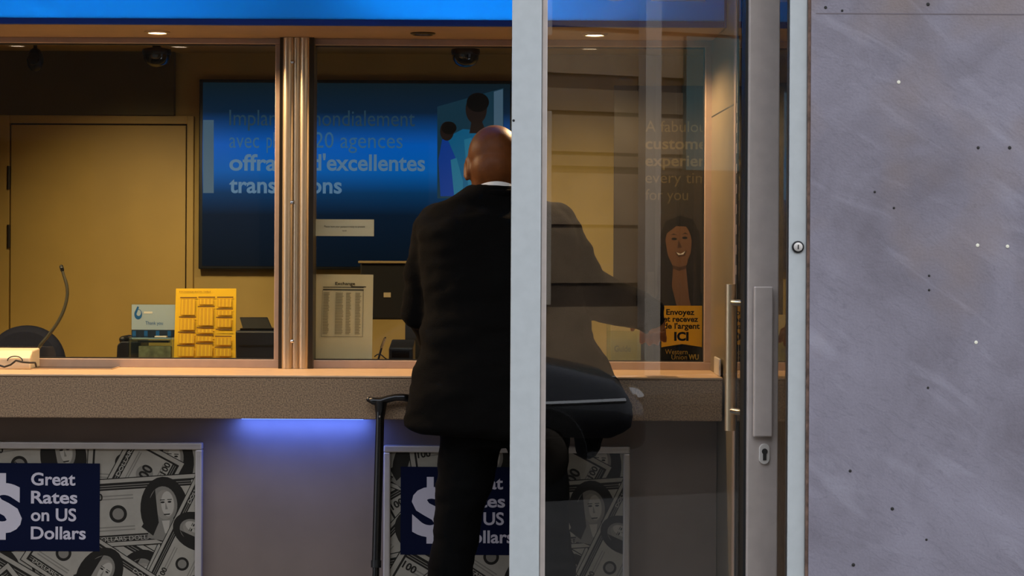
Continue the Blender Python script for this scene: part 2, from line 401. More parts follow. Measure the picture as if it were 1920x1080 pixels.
class Print:
    """u to the right, v up, metres; bounds = (u0, v0, u1, v1)"""
    def __init__(s, bounds, step=0.0004): s.b = bounds; s.p = []; s.step = step; s.mats = []; s.call = 0; s.hold = False
    def mi(s, m):
        if m not in s.mats: s.mats.append(m)
        return s.mats.index(m)
    def poly(s, pts, m, layer=1):
        q = clip(list(pts), s.b)
        if not s.hold: s.call += 1
        if q: s.p.append((q, s.mi(m), (layer, s.call)))
    def rect(s, u0, v0, u1, v1, m, layer=1): s.poly([(u0, v0), (u1, v0), (u1, v1), (u0, v1)], m, layer)
    def oval(s, u, v, ru, rv, m, layer=1, n=28, xf=None):
        pts = [(u+ru*math.cos(2*math.pi*k/n), v+rv*math.sin(2*math.pi*k/n)) for k in range(n)]
        s.poly([xf(p) for p in pts] if xf else pts, m, layer)
    def text(s, t, u0, v0, m, layer=1, width=None, size=None, bold=0.0, xf=None):
        vs, fs = text_tris(t, bold)
        x0 = min(p[0] for p in vs); x1 = max(p[0] for p in vs)
        sx = width/(x1-x0) if width else size; sy = size if size else sx
        pts = [(u0+(p[0]-x0)*sx, v0+p[1]*sy) for p in vs]
        if xf: pts = [xf(p) for p in pts]
        s.call += 1; s.hold = True
        for f in fs: s.poly([pts[i] for i in f], m, layer)
        s.hold = False
    def build(s, name, parent, org, ydir=-1, mapf=None, loc=None):
        mb = MB(); rank = {k: i for i, k in enumerate(sorted(set(p[2] for p in s.p)))}   # every mark its own layer of ink
        for q, mi, ly in s.p:
            off = 0.00015 + rank[ly]*0.000008
            if mapf: vs = [mapf(u, v, off) for u, v in q]
            else: vs = [(org[0]+u, org[1]+ydir*off, org[2]+v) for u, v in q]
            mb.add(vs, [tuple(range(len(q)))], mi)
        # keep the winding given by the layout: the printed side faces the viewer
        base = Vector(parent['_b']) if parent is not None else Vector(loc)
        me = bpy.data.meshes.new(name); me.from_pydata([p-base for p in mb.v], [], mb.f)
        for m in s.mats: me.materials.append(M[m])
        for p, mi in zip(me.polygons, mb.m): p.material_index = mi
        o = bpy.data.objects.new(name, me); COL.objects.link(o); o['_b'] = tuple(base)
        if parent is not None: o.parent = parent
        else: o.location = base
        return o

# ------------------------------------------------------------------ SETTING
def struct(o, label, cat): return tag(o, label, cat, kind='structure')

struct(MB().box(-3.2, X_SIDE, D_WALL, D_GLASS, -0.1, 0).build('floor', 'floor'), 'stone floor of the entrance bay in front of the counter', 'floor')
struct(MB().box(-3.2, 3.2, D_GLASS, D_BACK, -0.1, 0).build('floor_office', 'floor'), 'stone floor of the office behind the counter glass', 'floor')
struct(MB().box(-16, 16, 0.6 - 2.4, D_WALL, -0.16, -0.02).build('sidewalk', 'pavement'), 'grey pavement outside the shop front', 'pavement')
struct(MB().box(-22, 30, -9.5, -1.8, -0.3, -0.16).build('road', 'asphalt'), 'dark asphalt road along the shop front', 'road')
struct(MB().box(-22, 30, -12.2, -9.5, -0.3, -0.05).build('sidewalk_opposite', 'pavement'), 'grey pavement on the far side of the road', 'pavement')

# stone wall to the right of the doorway
XS = PX(1519, D_WALL)
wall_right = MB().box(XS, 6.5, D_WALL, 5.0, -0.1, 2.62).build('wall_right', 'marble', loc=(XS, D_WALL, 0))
struct(wall_right, 'grey veined marble wall to the right of the glass door', 'wall')
for px, py in ((1548,14),(1579,20),(1834,277),(1893,277),(1742,517),(1742,544),(1740,8),(1740,727),(1594,883),(1673,954),(1737,1012),(1600,1059),(1640,360),(1676,390)):
    c = P(px, py, D_WALL); r_ = random.choice((0.0028, 0.0035, 0.004))
    MB().lathe((c.x, c.y, c.z), [(r_, 0.0006), (r_*0.6, 0.0012), (0.0002, 0.0013)], 'y', 12, sgn=-1).build('drill_hole', 'ink', wall_right)
for px, py in ((1685,154),(1889,462),(1833,460),(1830,642)):
    c = P(px, py, D_WALL)
    MB().lathe((c.x, c.y, c.z), [(0.004, 0.0004), (0.0034, 0.0012), (0.0004, 0.0014)], 'y', 12, sgn=-1).build('wall_plug', 'paper_white', wall_right)
MB().box(XS-0.006, XS, D_WALL+0.004, 4.9, -0.1, 2.6).build('sealant_joint', mat('brown_sealant', '#6a5346', 0.8, 0, 0.4, 60), wall_right)
c0 = P(1530, 25, D_WALL); c1 = P(1920, 25, D_WALL)
MB().box(c0.x, 6.5, D_WALL-0.0005, D_WALL+0.001, c0.z-0.0012, c0.z+0.0012).build('slab_joint', mat('grey_joint', '#6d6468', 0.8), wall_right)

# building above the entrance bay, and its flanks
struct(MB().box(-16, 6.5, D_WALL, 12, 2.62, 9.0).build('wall_above', 'plaster'), 'upper part of the shop building over the entrance', 'wall')
struct(MB().box(-16, -3.2, D_WALL, 12, -0.1, 2.62).build('wall_left', 'plaster'), 'wall at the left end of the entrance bay', 'wall')
struct(MB().box(-3.2, X_SIDE+0.02, D_WALL, D_SIGN+0.2, 2.60, 2.62).build('ceiling', 'plaster'), 'ceiling of the entrance bay', 'ceiling')
# office shell
struct(MB().box(-3.2, 3.2, D_BACK, D_BACK+0.12, 0, 2.62).build('wall_back', 'paint_office'), 'ochre rear wall of the office behind the counter', 'wall')
struct(MB().box(-3.2, 3.2, D_GLASS+0.06, D_BACK, Z_CEIL, Z_CEIL+0.1).build('ceiling_office', 'paint_office'), 'ceiling of the office behind the counter', 'ceiling')
struct(MB().box(1.9, 2.0, D_GLASS+0.02, D_BACK, 0, Z_CEIL).build('wall_office_right', 'paint_right'), 'right side wall of the office', 'wall')
struct(MB().box(-3.2, 3.2, D_GLASS-0.03, D_GLASS+0.06, Z_SOFF, 2.62).build('trim_1', 'plaster'), 'lintel over the counter windows', 'trim')
struct(MB().box(-3.2, X_SIDE+0.01, D_SIGN+0.012, D_GLASS-0.03, Z_SOFF, Z_SOFF+0.012).build('soffit', 'soffit'), 'beige soffit with round downlights over the counter', 'soffit')
# panel below the counter
D_PAN = 5.78
struct(MB().box(-3.2, X_SIDE, D_PAN, D_PAN+0.05, 0, Z_UNDER).build('wall_counter', 'front_panel'), 'grey laminate panel below the counter', 'wall')
struct(MB().box(-3.2, X_SIDE+0.3, D_PAN+0.05, D_GLASS+0.03, 0, Z_UNDER-0.001).build('wall_counter_core', 'plaster'), 'low wall that carries the counter', 'wall')

# right flank of the bay: satin panel, then glass that mirrors the counter
SX = Matrix.Translation((X_SIDE, 5.9, 0)) @ Matrix.Rotation(R(1.0), 4, 'Z') @ Matrix.Translation((-X_SIDE, -5.9, 0))
side = thing('wall_side', 'side wall of the bay: beige panel, then framed dark glass', 'wall', (X_SIDE, 5.2, 0), kind='structure')
MB(SX).box(X_SIDE, X_SIDE+0.05, 5.42, D_GLASS+0.0, 0, 2.6).build('panel', 'side_panel', side)
zz = PZ(208, 5.7, 1360)
MB(SX).box(X_SIDE-0.0006, X_SIDE+0.001, 5.42, D_GLASS, zz-0.002, zz+0.002).build('panel_joint', 'gasket', side)
MB(SX).box(X_SIDE-0.004, X_SIDE+0.05, 5.385, 5.42, 0, 2.6).build('edge_profile', 'alu_frame', side, bevel=0.002)
MB(SX).box(X_SIDE-0.001, X_SIDE+0.03, 5.36, 5.385, 0, 2.6).build('gasket_strip', 'gasket', side)
for k in range(9):
    z = PZ(200+k*38, 5.37, 1382)
    MB(SX).box(X_SIDE-0.0022, X_SIDE+0.001, 5.366, 5.378, z-0.016, z+0.010).build('gasket_clip', 'alu_frame', side)
MB(SX).box(X_SIDE, X_SIDE+0.008, 4.44, 5.36, 0, 2.6).build('glass_pane', 'glass_side', side)
struct(MB(SX).box(X_SIDE+0.10, X_SIDE+0.14, 4.5, 5.9, 0, 2.6).build('wall_behind_side_glass', 'paint_dark'), 'dark wall behind the side glass of the bay', 'wall')

# ------------------------------------------------------------------ COUNTER WINDOWS
def counter_window(idx, pxl, pxr, gl, gr, label, ztop_px, zbot_px, mid):
    x0, x1 = PX(pxl, D_GLASS), PX(pxr, D_GLASS); g0, g1 = PX(gl, D_GLASS), PX(gr, D_GLASS)
    z1 = Z_SOFF; z0 = Z_TOP; zg1 = PZ(ztop_px, D_GLASS, mid); zg0 = PZ(zbot_px, D_GLASS, mid)
    t = thing('window_%d' % idx, label, 'window', ((x0+x1)/2, D_GLASS, z0), kind='structure')
    yf, yb = D_GLASS-0.035, D_GLASS+0.035
    MB().box(x0, x1, yf, yb, zg1, z1).build('top_rail', 'alu_frame', t, bevel=0.0015)
    MB().box(x0, x1, yf, yb, z0, zg0).build('bottom_rail', 'alu_frame', t, bevel=0.0015)
    MB().box(x0, g0, yf, yb, zg0, zg1).build('jamb', 'alu_frame', t, bevel=0.0015)
    MB().box(g1, x1, yf, yb, zg0, zg1).build('jamb', 'alu_frame', t, bevel=0.0015)
    g = MB(); tt = 0.0035
    g.frame(g0-0.001, g1+0.001, zg0-0.001, zg1+0.001, D_GLASS-0.012, D_GLASS+0.012, tt); g.build('gasket', 'gasket', t)
    MB().box(g0-0.004, g1+0.004, D_GLASS-0.004, D_GLASS+0.004, zg0-0.004, zg1+0.004).build('glass_pane', 'glass_counter', t)
    return t, zg0, zg1
w1, W1B, W1T = counter_window(1, -700, 527, -690, 517, 'counter window left of the steel column', 83, 672, 260)
w2, W2B, W2T = counter_window(2, 578, 1337, 587, 1319, 'counter window right of the steel column, in front of the man', 88, 676, 900)

# steel column between the windows
xc0, xc1 = PX(524, 5.9), PX(581, 5.9)
col = thing('column', 'polished steel column between the two counter windows', 'column', ((xc0+xc1)/2, 5.93, Z_TOP), kind='structure')
xm = (xc0+xc1)/2; hw = (xc1-xc0)/2
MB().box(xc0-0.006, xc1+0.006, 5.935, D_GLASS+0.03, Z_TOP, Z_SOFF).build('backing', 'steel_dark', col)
def half_round(cx, r, yb, n=10): return [(cx+r*math.cos(math.pi*k/n), yb-r*0.9*math.sin(math.pi*k/n)) for k in range(n+1)]
def vert_prism(mb, pts, z0, z1):
    n = len(pts); vs = [(x, y, z0) for x, y in pts]+[(x, y, z1) for x, y in pts]
    mb.add(vs, [tuple(range(n)), tuple(range(2*n-1, n-1, -1))]+[(i, (i+1)%n, (i+1)%n+n, i+n) for i in range(n)])
for cx, r, nm in ((xm-hw*0.56, hw*0.38, 'side_rib'), (xm+hw*0.52, hw*0.34, 'side_rib'), (xm+hw*0.0, hw*0.24, 'centre_rib')):
    mb = MB(); vert_prism(mb, half_round(cx, r, 5.94), Z_TOP+0.001, Z_SOFF-0.001); mb.build(nm, 'steel', col, smooth=True)
for py in (115, 379, 640):
    c = P(547, py, 5.92); MB().lathe((c.x, 5.9305, c.z), [(0.006, 0), (0.0055, 0.003), (0.003, 0.0045), (0.0002, 0.005)], 'y', 14, sgn=-1).build('screw', 'chrome', col, smooth=True)

# ------------------------------------------------------------------ COUNTER
cnt = thing('counter', 'long speckled brown counter ledge under the windows', 'counter', (0, D_SIGN+0.1, Z_UNDER))
MB().box(-3.2, X_SIDE-0.001, D_SIGN, D_PAN+0.1, Z_UNDER, Z_TOP-0.006).build('front_edge', 'laminate', cnt, bevel=0.003)
MB().box(-3.2, X_SIDE-0.001, D_PAN+0.1, D_GLASS+0.035, Z_UNDER, Z_TOP-0.0065).build('underlay', 'laminate', cnt)
MB().box(-3.2, X_SIDE-0.001, D_SIGN-0.004, D_GLASS-0.034, Z_TOP-0.006, Z_TOP).build('worktop', 'worktop', cnt, bevel=0.0015)
# metal end bracket
a = P(1340, 668, 5.80); b_ = P(1366, 711, 5.80)
tag(MB().box(a.x-0.002, X_SIDE-0.001, 5.66, 5.80, Z_TOP, a.z).build('end_bracket', 'lock_metal', loc=(a.x, 5.7, Z_TOP), bevel=0.003), 'bright metal block at the right end of the counter ledge', 'bracket')
# lower office desk behind the glass
tag(MB().box(-3.0, 1.8, D_GLASS+0.036, D_GLASS+0.60, Z_TOP-0.06, Z_TOP-0.025).build('desk', 'worktop', loc=(0, D_GLASS+0.3, Z_TOP-0.06), bevel=0.003), 'beige office desk top behind the counter glass', 'desk')
Z_DESK = Z_TOP-0.025

# ------------------------------------------------------------------ SIGN
sg = thing('illuminated_sign', 'backlit blue sign above the counter windows', 'sign', (-1.0, D_SIGN, Z_SOFF))
xe = PX(1356, D_SIGN)
zb = Z_SOFF
MB().box(-3.1, xe, D_SIGN, D_SIGN+0.004, zb+0.018, 2.56).build('blue_face', 'blue_face', sg)
MB().box(-3.1, xe, D_SIGN-0.002, D_SIGN+0.012, zb, zb+0.018).build('bottom_edge', 'sign_trim', sg, bevel=0.002)
MB().box(xe, xe+0.006, D_SIGN-0.002, D_SIGN+0.15, zb, 2.56).build('end_cap', 'sign_trim', sg)
hb = MB(); hb.box(-3.1, xe, D_SIGN+0.15, D_SIGN+0.16, zb+0.012, 2.56); hb.box(-3.1, xe, D_SIGN+0.004, D_SIGN+0.15, zb+0.012, zb+0.02); hb.box(-3.1, xe, D_SIGN+0.004, D_SIGN+0.15, 2.55, 2.56)
hb.build('housing', 'white_inside', sg)
lt = MB()
pr = Print((-9, -9, 9, 9))
xg, xE = PX(1108, D_SIGN), PX(1218, D_SIGN); zbl = PZ(3, D_SIGN, 1200)
for s_, u, wd in (('C', xg, PX(1166, D_SIGN)-xg), ('E', xE, PX(1320, D_SIGN)-xE)):
    pass
vs, fs = text_tris('G', 0.03)
def put_letter(ch, u0, u1, z0, size):
    vs, fs = text_tris(ch, 0.03)
    xa = min(p[0] for p in vs); xb = max(p[0] for p in vs); ya = min(p[1] for p in vs)
    lt.add([(u0+(p[0]-xa)/(xb-xa)*(u1-u0), D_SIGN-0.003, z0+(p[1]-ya)*size) for p in vs], fs)
put_letter('G', PX(1090, D_SIGN), PX(1190, D_SIGN), zbl, 0.26); put_letter('E', xE, PX(1320, D_SIGN), zbl+0.001, 0.26)
lt.build('lettering', 'white_letter', sg)
for x in (-2.35, -1.17, -0.08):
    lamp('sign_tube', 'AREA', (x, D_SIGN+0.135, 2.33), 14.5, (0.85, 0.86, 0.90), aim=(x, 0, 2.33), shape='RECTANGLE', size=0.6, size_y=0.05)

# ------------------------------------------------------------------ DOWNLIGHTS
def downlight(px, py, lit, label, energy=36.0, px_off=None):
    D = 5.80; x = PX(px, D, py); z = Z_SOFF
    t = thing('downlight', label, 'lamp', (x, D, z), 'downlights in the soffit')
    MB().lathe((x, D, z), [(0.037, 0.0), (0.037, -0.003), (0.030, -0.006), (0.028, -0.004), (0.028, 0.0)], 'z', 28).build('trim_ring', 'steel' if lit else 'steel_dark', t, smooth=True)
    MB().lathe((x, D, z), [(0.027, -0.001), (0.022, -0.004), (0.0005, -0.0055)], 'z', 24).build('lens', 'lamp_on' if lit else 'black_gloss', t, smooth=True)
    if lit:
        o = lamp('downlight_beam', 'SPOT', (x, D, z-0.02), energy, (1.0, 0.66, 0.34), aim=(x, D-0.02, 0), spot_size=R(160), spot_blend=0.35, shadow_soft_size=0.025)
downlight(295, 53, True, 'lit round downlight above the left window, over the office door')
downlight(793, 56, False, 'unlit round downlight directly above the man')
downlight(1115, 60, True, 'lit round downlight seen through the glass door')
downlight(-30, 50, True, 'lit round downlight beyond the left edge of the left window')
downlight(-450, 50, True, 'lit round downlight far along the soffit to the left')

# ------------------------------------------------------------------ BLUE LAMP UNDER THE COUNTER
xa, xb = PX(450, 5.75), PX(690, 5.75)
ul = thing('under_counter_lamp', 'blue strip lamp fixed under the counter between the dollar posters', 'lamp', ((xa+xb)/2, 5.74, Z_UNDER))
MB().box(xa, xb, 5.725, 5.765, Z_UNDER-0.008, Z_UNDER).build('lamp_body', 'snap', ul, bevel=0.001)
MB().box(xa+0.01, xb-0.01, 5.73, 5.76, Z_UNDER-0.010, Z_UNDER-0.008).build('lens', 'led', ul)
lamp('strip_beam', 'AREA', ((xa+xb)/2, 5.742, Z_UNDER-0.012), 1.5, (0.09, 0.19, 1.0), aim=((xa+xb)/2, 5.79, Z_UNDER-0.2), shape='RECTANGLE', size=(xb-xa), size_y=0.03)

# ------------------------------------------------------------------ DOOR FRAME, DOOR
df = thing('door_frame', 'pale aluminium posts of the glass doorway beside the marble wall', 'door frame', (0, D_WALL, 0), kind='structure')
x0, x1 = PX(958, D_WALL+0.02), PX(1014, D_WALL+0.02)
MB().box(x0, x1, D_WALL+0.02, D_WALL+0.10, 0, 2.6).build('post', 'alu_white', df, bevel=0.003)
xj0, xj1 = PX(1479, D_WALL+0.01), XS-0.006
MB().box(xj0, xj1, D_WALL+0.01, D_WALL+0.035, 0, 2.6).build('post', 'alu_jamb', df, bevel=0.003)
MB().box(xj0-0.0012, xj0, D_WALL+0.013, D_WALL+0.035, 0, 2.6).build('gasket', 'gasket', df)
MB().box(x0, xj1, D_WALL+0.012, D_WALL+0.095, 2.5, 2.6).build('head', 'alu_white', df, bevel=0.003)
c = P(1496, 463, D_WALL+0.01)
ks = MB().lathe((c.x, c.y, c.z), [(0.0135, 0.0), (0.0135, 0.003), (0.011, 0.004)], 'y', 28, sgn=-1).build('key_switch', 'gasket', df, smooth=True)
MB().lathe((c.x, c.y-0.002, c.z), [(0.0098, 0.0), (0.0098, 0.0035), (0.008, 0.0045), (0.0003, 0.0046)], 'y', 24, sgn=-1).build('lock_barrel', 'lock_metal', ks, smooth=True)
kb = MB(); kb.box(c.x-0.0012, c.x+0.0012, c.y-0.0075, c.y-0.0062, c.z-0.005, c.z+0.005); kb.build('keyhole', 'ink', ks)
c = P(963, 226, D_WALL+0.02)
MB().lathe((c.x, c.y, c.z), [(0.003, 0.0), (0.002, 0.001), (0.0002, 0.0012)], 'y', 10, sgn=-1).build('screw_hole', 'ink', df)

# door leaf: hung on the left post and standing ajar towards the inside
ANG = R(12.0)
hx, hy = PX(1014, D_WALL+0.05), D_WALL+0.05
W_ = None
for k in range(4000):
    wv = 0.4+k*0.0002
    X, Y = hx+wv*math.cos(ANG), hy+wv*math.sin(ANG)
    if 960+X/Y*F >= 1461: W_ = wv; break
def leaf(u, v, z): return Vector((hx+u*math.cos(ANG)-v*math.sin(ANG), hy+u*math.sin(ANG)+v*math.cos(ANG), z))
def du(px):      # distance along the leaf that shows at that pixel column
    t = (px-960)/F
    return (t*hy-hx)/(math.cos(ANG)-t*math.sin(ANG))
LX = Matrix.Translation((hx, hy, 0)) @ Matrix.Rotation(ANG, 4, 'Z')
dr = thing('door_1', 'aluminium framed glass door ajar beside the marble wall', 'door', (hx, hy, 0), kind='structure')
u_g0, u_g1 = du(1025), du(1403)
Zd0, Zd1 = 0.01, 2.49
MB(LX).box(0.001, u_g0, 0.0, 0.045, Zd0, Zd1).build('hinge_stile', 'alu_door', dr, bevel=0.002)
MB(LX).box(u_g1, W_, 0.0, 0.045, Zd0, Zd1).build('lock_stile', 'alu_door', dr, bevel=0.003)
MB(LX).box(u_g0, u_g1, 0.0, 0.045, Zd1-0.08, Zd1).build('top_rail', 'alu_door', dr, bevel=0.002)
MB(LX).box(u_g0, u_g1, 0.0, 0.045, Zd0, Zd0+0.10).build('bottom_rail', 'alu_door', dr, bevel=0.002)
MB(LX).box(u_g0-0.004, u_g1+0.004, 0.018, 0.026, Zd0+0.09, Zd1-0.07).build('glass_pane', 'glass_door', dr)
MB(LX).box(u_g1-0.006, u_g1, 0.008, 0.036, Zd0+0.10, Zd1-0.08).build('gasket', 'gasket', dr)
D_st = hy+du(1430)*math.sin(ANG)
zA, zB = PZ(537, D_st, 1430), PZ(818, D_st, 1430)
hp = MB(LX).box(du(1411), du(1446), -0.016, -0.006, zB, zA).build('pull_plate', 'alu_door', dr, bevel=0.003)
MB(LX).box(du(1416), du(1441), -0.006, 0.0, zB+0.02, zA-0.02).build('plate_mount', 'alu_door', hp)
# bar handle on the inside
uh, vh = du(1408), 0.045
inside = MB(LX); 
zA2, zB2 = PZ(533, D_st+0.09, 1375), PZ(808, D_st+0.09, 1375)
uc = uh-0.012; vc = vh+0.065
hbar = MB(LX).tube([(uc, vc, zB2), (uc, vc, zA2)], 0.0125, 20).build('bar_handle', 'steel', dr, smooth=True)
for py in (568, 772):
    z = PZ(py, D_st+0.07, 1385); MB(LX).tube([(uh+0.006, vh-0.001, z), (uc, vc, z)], 0.008, 14).build('standoff', 'chrome', hbar, smooth=True)
# lock cylinder
c_u = du(1434); zk = PZ(851, D_st, 1434)
def capsule(u, z, hw_, hh, n=10):
    pts = []
    for k in range(n+1): th = math.pi*k/n; pts.append((u+hw_*math.cos(th), z+hh-hw_+hw_*math.sin(th)))
    for k in range(n+1): th = math.pi+math.pi*k/n; pts.append((u+hw_*math.cos(th), z-hh+hw_+hw_*math.sin(th)))
    return pts
es = MB(LX).prism(capsule(c_u, zk, 0.0125, 0.024), -0.006, 0.0).build('lock_escutcheon', 'lock_metal', dr, bevel=0.0015)
kh = MB(LX)
kh.prism([(c_u+0.0068*math.cos(2*math.pi*k/20), zk+0.006+0.0068*math.sin(2*math.pi*k/20)) for k in range(20)], -0.0078, -0.005)
kh.prism([(c_u-0.004, zk-0.014), (c_u+0.004, zk-0.014), (c_u+0.0042, zk+0.004), (c_u-0.0042, zk+0.004)], -0.0074, -0.005)
kh.build('keyhole', 'ink', es)

# ------------------------------------------------------------------ OFFICE DOOR, REAR WALL
do = thing('door_2', 'flush ochre office door on the rear wall', 'door', (PX(180, D_BACK), D_BACK, 0), kind='structure')
fx0, fx1 = PX(2, D_BACK), PX(364, D_BACK); lx0, lx1 = PX(22, D_BACK), PX(349, D_BACK)
zt = PZ(217, D_BACK, 180); zl = PZ(235, D_BACK, 180)
fm = MB(); fm.box(fx0, lx0-0.005, D_BACK-0.03, D_BACK, 0, zt); fm.box(lx1+0.006, fx1, D_BACK-0.03, D_BACK, 0, zt); fm.box(lx0-0.005, lx1+0.006, D_BACK-0.03, D_BACK, zl+0.006, zt)
fm.build('frame', 'paint_door', do, bevel=0.002)
MB().box(lx0, lx1, D_BACK-0.022, D_BACK-0.001, 0.01, zl).build('door_leaf', 'paint_door', do, bevel=0.002)
MB().box(lx0-0.005, lx1+0.006, D_BACK-0.0008, D_BACK+0.001, 0.0, zl+0.006).build('shadow_gap', 'gasket', do)
for py in (333, 443):
    c = P(17, py, D_BACK-0.03); MB().tube([(c.x, c.y-0.004, c.z-0.05), (c.x, c.y-0.004, c.z+0.05)], 0.008, 12).build('hinge', 'steel_dark', do, smooth=True)
tz = PZ(128, D_BACK, 160)
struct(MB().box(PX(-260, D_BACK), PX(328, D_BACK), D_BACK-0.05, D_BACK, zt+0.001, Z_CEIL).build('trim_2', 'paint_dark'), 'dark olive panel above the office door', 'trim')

# display on the rear wall
DD = D_BACK-0.05
dl, drr = PX(372, DD), PX(962, DD); dt, db = PZ(150, DD, 660), PZ(506, DD, 660)
dsp = thing('wall_display', 'large blue lit display with white French lettering on the rear wall', 'display', ((dl+drr)/2, DD, db))
MB().box(dl, drr, DD, D_BACK, db, dt).build('housing', 'screen_bezel', dsp, bevel=0.004)
MB().box(PX(379, DD), PX(955, DD), DD-0.002, DD-0.0005, PZ(500, DD, 660), PZ(156, DD, 660)).build('picture', 'display_art', dsp)
pd = Print((dl+0.01, db+0.01, drr-0.01, dt-0.01))
def ptxt(t, px0, px1, py, m, bold, size=None):
    a = P(px0, py, DD); b = P(px1, py, DD); pd.text(t, a.x, a.z, m, 2, width=b.x-a.x, size=size, bold=bold)
sz = 38/F*DD*1.12
ptxt('Implantée mondialement', 430, 778, 235, 'disp_text_faint', 0.0, sz)
ptxt('avec', 430, 486, 277, 'disp_text_thin', 0.0, sz); ptxt('plus de 1', 500, 584, 277, 'disp_text_thin', 0.0, sz); ptxt('20 agences', 590, 755, 277, 'disp_text_thin', 0.0, sz)
ptxt('offrant', 430, 560, 319, 'disp_text', 0.022, sz); ptxt("d'excellentes", 584, 797, 319, 'disp_text', 0.022, sz)
ptxt('transactions', 430, 641, 361, 'disp_text', 0.022, sz)
def dpoly(pts, m, ly): pd.poly([(P(x, y, DD).x, P(x, y, DD).z) for x, y in pts], m, ly)
def doval(x, y, rx, ry, m, ly): pd.oval(P(x, y, DD).x, P(x, y, DD).z, rx/F*DD, ry/F*DD, m, ly)
dpoly([(381, 225), (401, 225), (401, 362), (381, 362)], 'disp_pale', 1)
dpoly([(820, 200), (944, 165), (944, 372), (820, 372)], 'disp_bg', 1); dpoly([(926, 172), (943, 167), (943, 300), (926, 300)], 'disp_pale', 2)
# the two figures printed on the display
dpoly([(829, 262), (846, 252), (862, 262), (866, 300), (872, 368), (826, 368), (822, 300)], 'disp_suit3', 2)
dpoly([(838, 258), (868, 242), (900, 245), (930, 275), (940, 372), (866, 372), (856, 300)], 'disp_suit', 3)
dpoly([(845, 300), (856, 296), (868, 340), (868, 372), (852, 372)], 'disp_suit2', 4)
dpoly([(870, 262), (884, 258), (892, 372), (880, 372)], 'disp_suit2', 4)
doval(838, 246, 13, 18, 'disp_skin', 3); doval(842, 240, 14, 12, 'disp_hair', 4)
doval(893, 205, 20, 28, 'disp_skin', 4); doval(896, 192, 21, 18, 'disp_hair', 5)
dpoly([(884, 228), (904, 228), (912, 250), (880, 250)], 'disp_skin', 3)
pd.build('lettering_and_figures', dsp, (0, DD-0.003, 0))

# dome cameras and speaker under the office ceiling
def dome(px, py, label):
    D = 8.15; c = P(px, py, D); x = c.x
    t = thing('dome_camera', label, 'camera', (x, D, Z_CEIL), 'dome cameras under the office ceiling')
    zt_ = P(px, 98, D).z
    MB().lathe((x, D, zt_), [(0.018, Z_CEIL-zt_), (0.018, 0.02), (0.058, 0.012), (0.060, 0.0), (0.056, -0.012)], 'z', 28).build('housing', 'black', t, smooth=True)
    MB().lathe((x, D, zt_-0.012), [(0.055, 0.0), (0.053, -0.018), (0.042, -0.036), (0.022, -0.047), (0.001, -0.050)], 'z', 28).build('dome', 'domeglass', t, smooth=True)
dome(294, 108, 'black dome camera hanging over the office door')
dome(873, 114, 'black dome camera above the head of the man')
c = P(66, 112, 8.2)
sp = thing('ceiling_speaker', 'black oval speaker hanging near the top left corner', 'speaker', (c.x, 8.2, Z_CEIL))
MB().ell(c, (0.034, 0.04, 0.05)).build('cabinet', 'black', sp, smooth='all')
MB().tube([(c.x, 8.2, c.z+0.04), (c.x, 8.2, Z_CEIL)], 0.008, 10).build('stem', 'black', sp, smooth=True)
MB().lathe((c.x, 8.163, c.z), [(0.025, 0.0), (0.022, 0.004), (0.001, 0.006)], 'y', 20, sgn=-1).build('grille', 'black_gloss', sp, smooth=True)

# ------------------------------------------------------------------ THINGS ON THE DESK AND GLASS
YG = D_GLASS+0.006
# yellow rate sheet in a stand
def sheet(px0, py0, px1, py1, D, lean=0.0): return P(px0, py0, D), P(px1, py1, D)
Dy = D_GLASS+0.10
ys = thing('rate_card', 'bright yellow printed card standing left of the steel column', 'card', (PX(384, Dy), Dy, Z_DESK))
tl, tr_, br, bl = P(330, 541, Dy+0.05), P(443, 541, Dy+0.05), P(441, 672, Dy), P(325, 672, Dy)
def quad_map(u, v, off):
    a = bl.lerp(br, u); b = tl.lerp(tr_, u); p = a.lerp(b, v); return Vector((p.x, p.y-0.002-off, p.z))
mb = MB(); q = [bl, br, tr_, tl]
bl2 = Vector((bl.x, bl.y, Z_DESK)); br2 = Vector((br.x, br.y, Z_DESK))
q = [bl2, br2, tr_, tl]; mb.add(q+[p+Vector((0, 0.003, 0)) for p in q], [(0,1,2,3),(7,6,5,4),(0,4,5,1),(1,5,6,2),(2,6,7,3),(3,7,4,0)])
mb.build('card', 'yellow', ys)
py_ = Print((0, 0, 1, 1), 0.0003)
py_.text('EXCHANGE RATES TABLE', 0.06, 0.945, 'yellow_ink', 2, width=0.52, size=0.028)
for u0, u1, bars in ((0.08, 0.36, ((0.87,1),(0.59,1),(0.375,1),(0.185,1),(0.0,0))), (0.38, 0.66, ((0.875,1),(0.74,1),(0.44,1),(0.335,1),(0.215,1),(0.0,0))), (0.69, 0.96, ((0.875,1),(0.705,1),(0.585,1),(0.415,1),(0.315,1),(0.16,1),(0.0,0)))):
    for i in range(len(bars)-1):
        v1, v0 = bars[i][0], bars[i+1][0]
        py_.rect(u0-0.03*(1-v1), v1-0.008, u1-0.03*(1-v1), v1+0.008, 'yellow_ink', 2)
        uu = u0-0.03*(1-v1)
        if v1-v0 > 0.1:
            py_.rect(uu+0.01, v0+0.03, u1-0.03, v1-0.02, 'yellow_tint', 1)
            nn = 4
            for k in range(nn):
                py_.rect(uu+0.03+k*0.062, v0+0.035, uu+0.05+k*0.062, v1-0.025, 'yellow', 2)
py_.build('print', ys, None, mapf=quad_map)

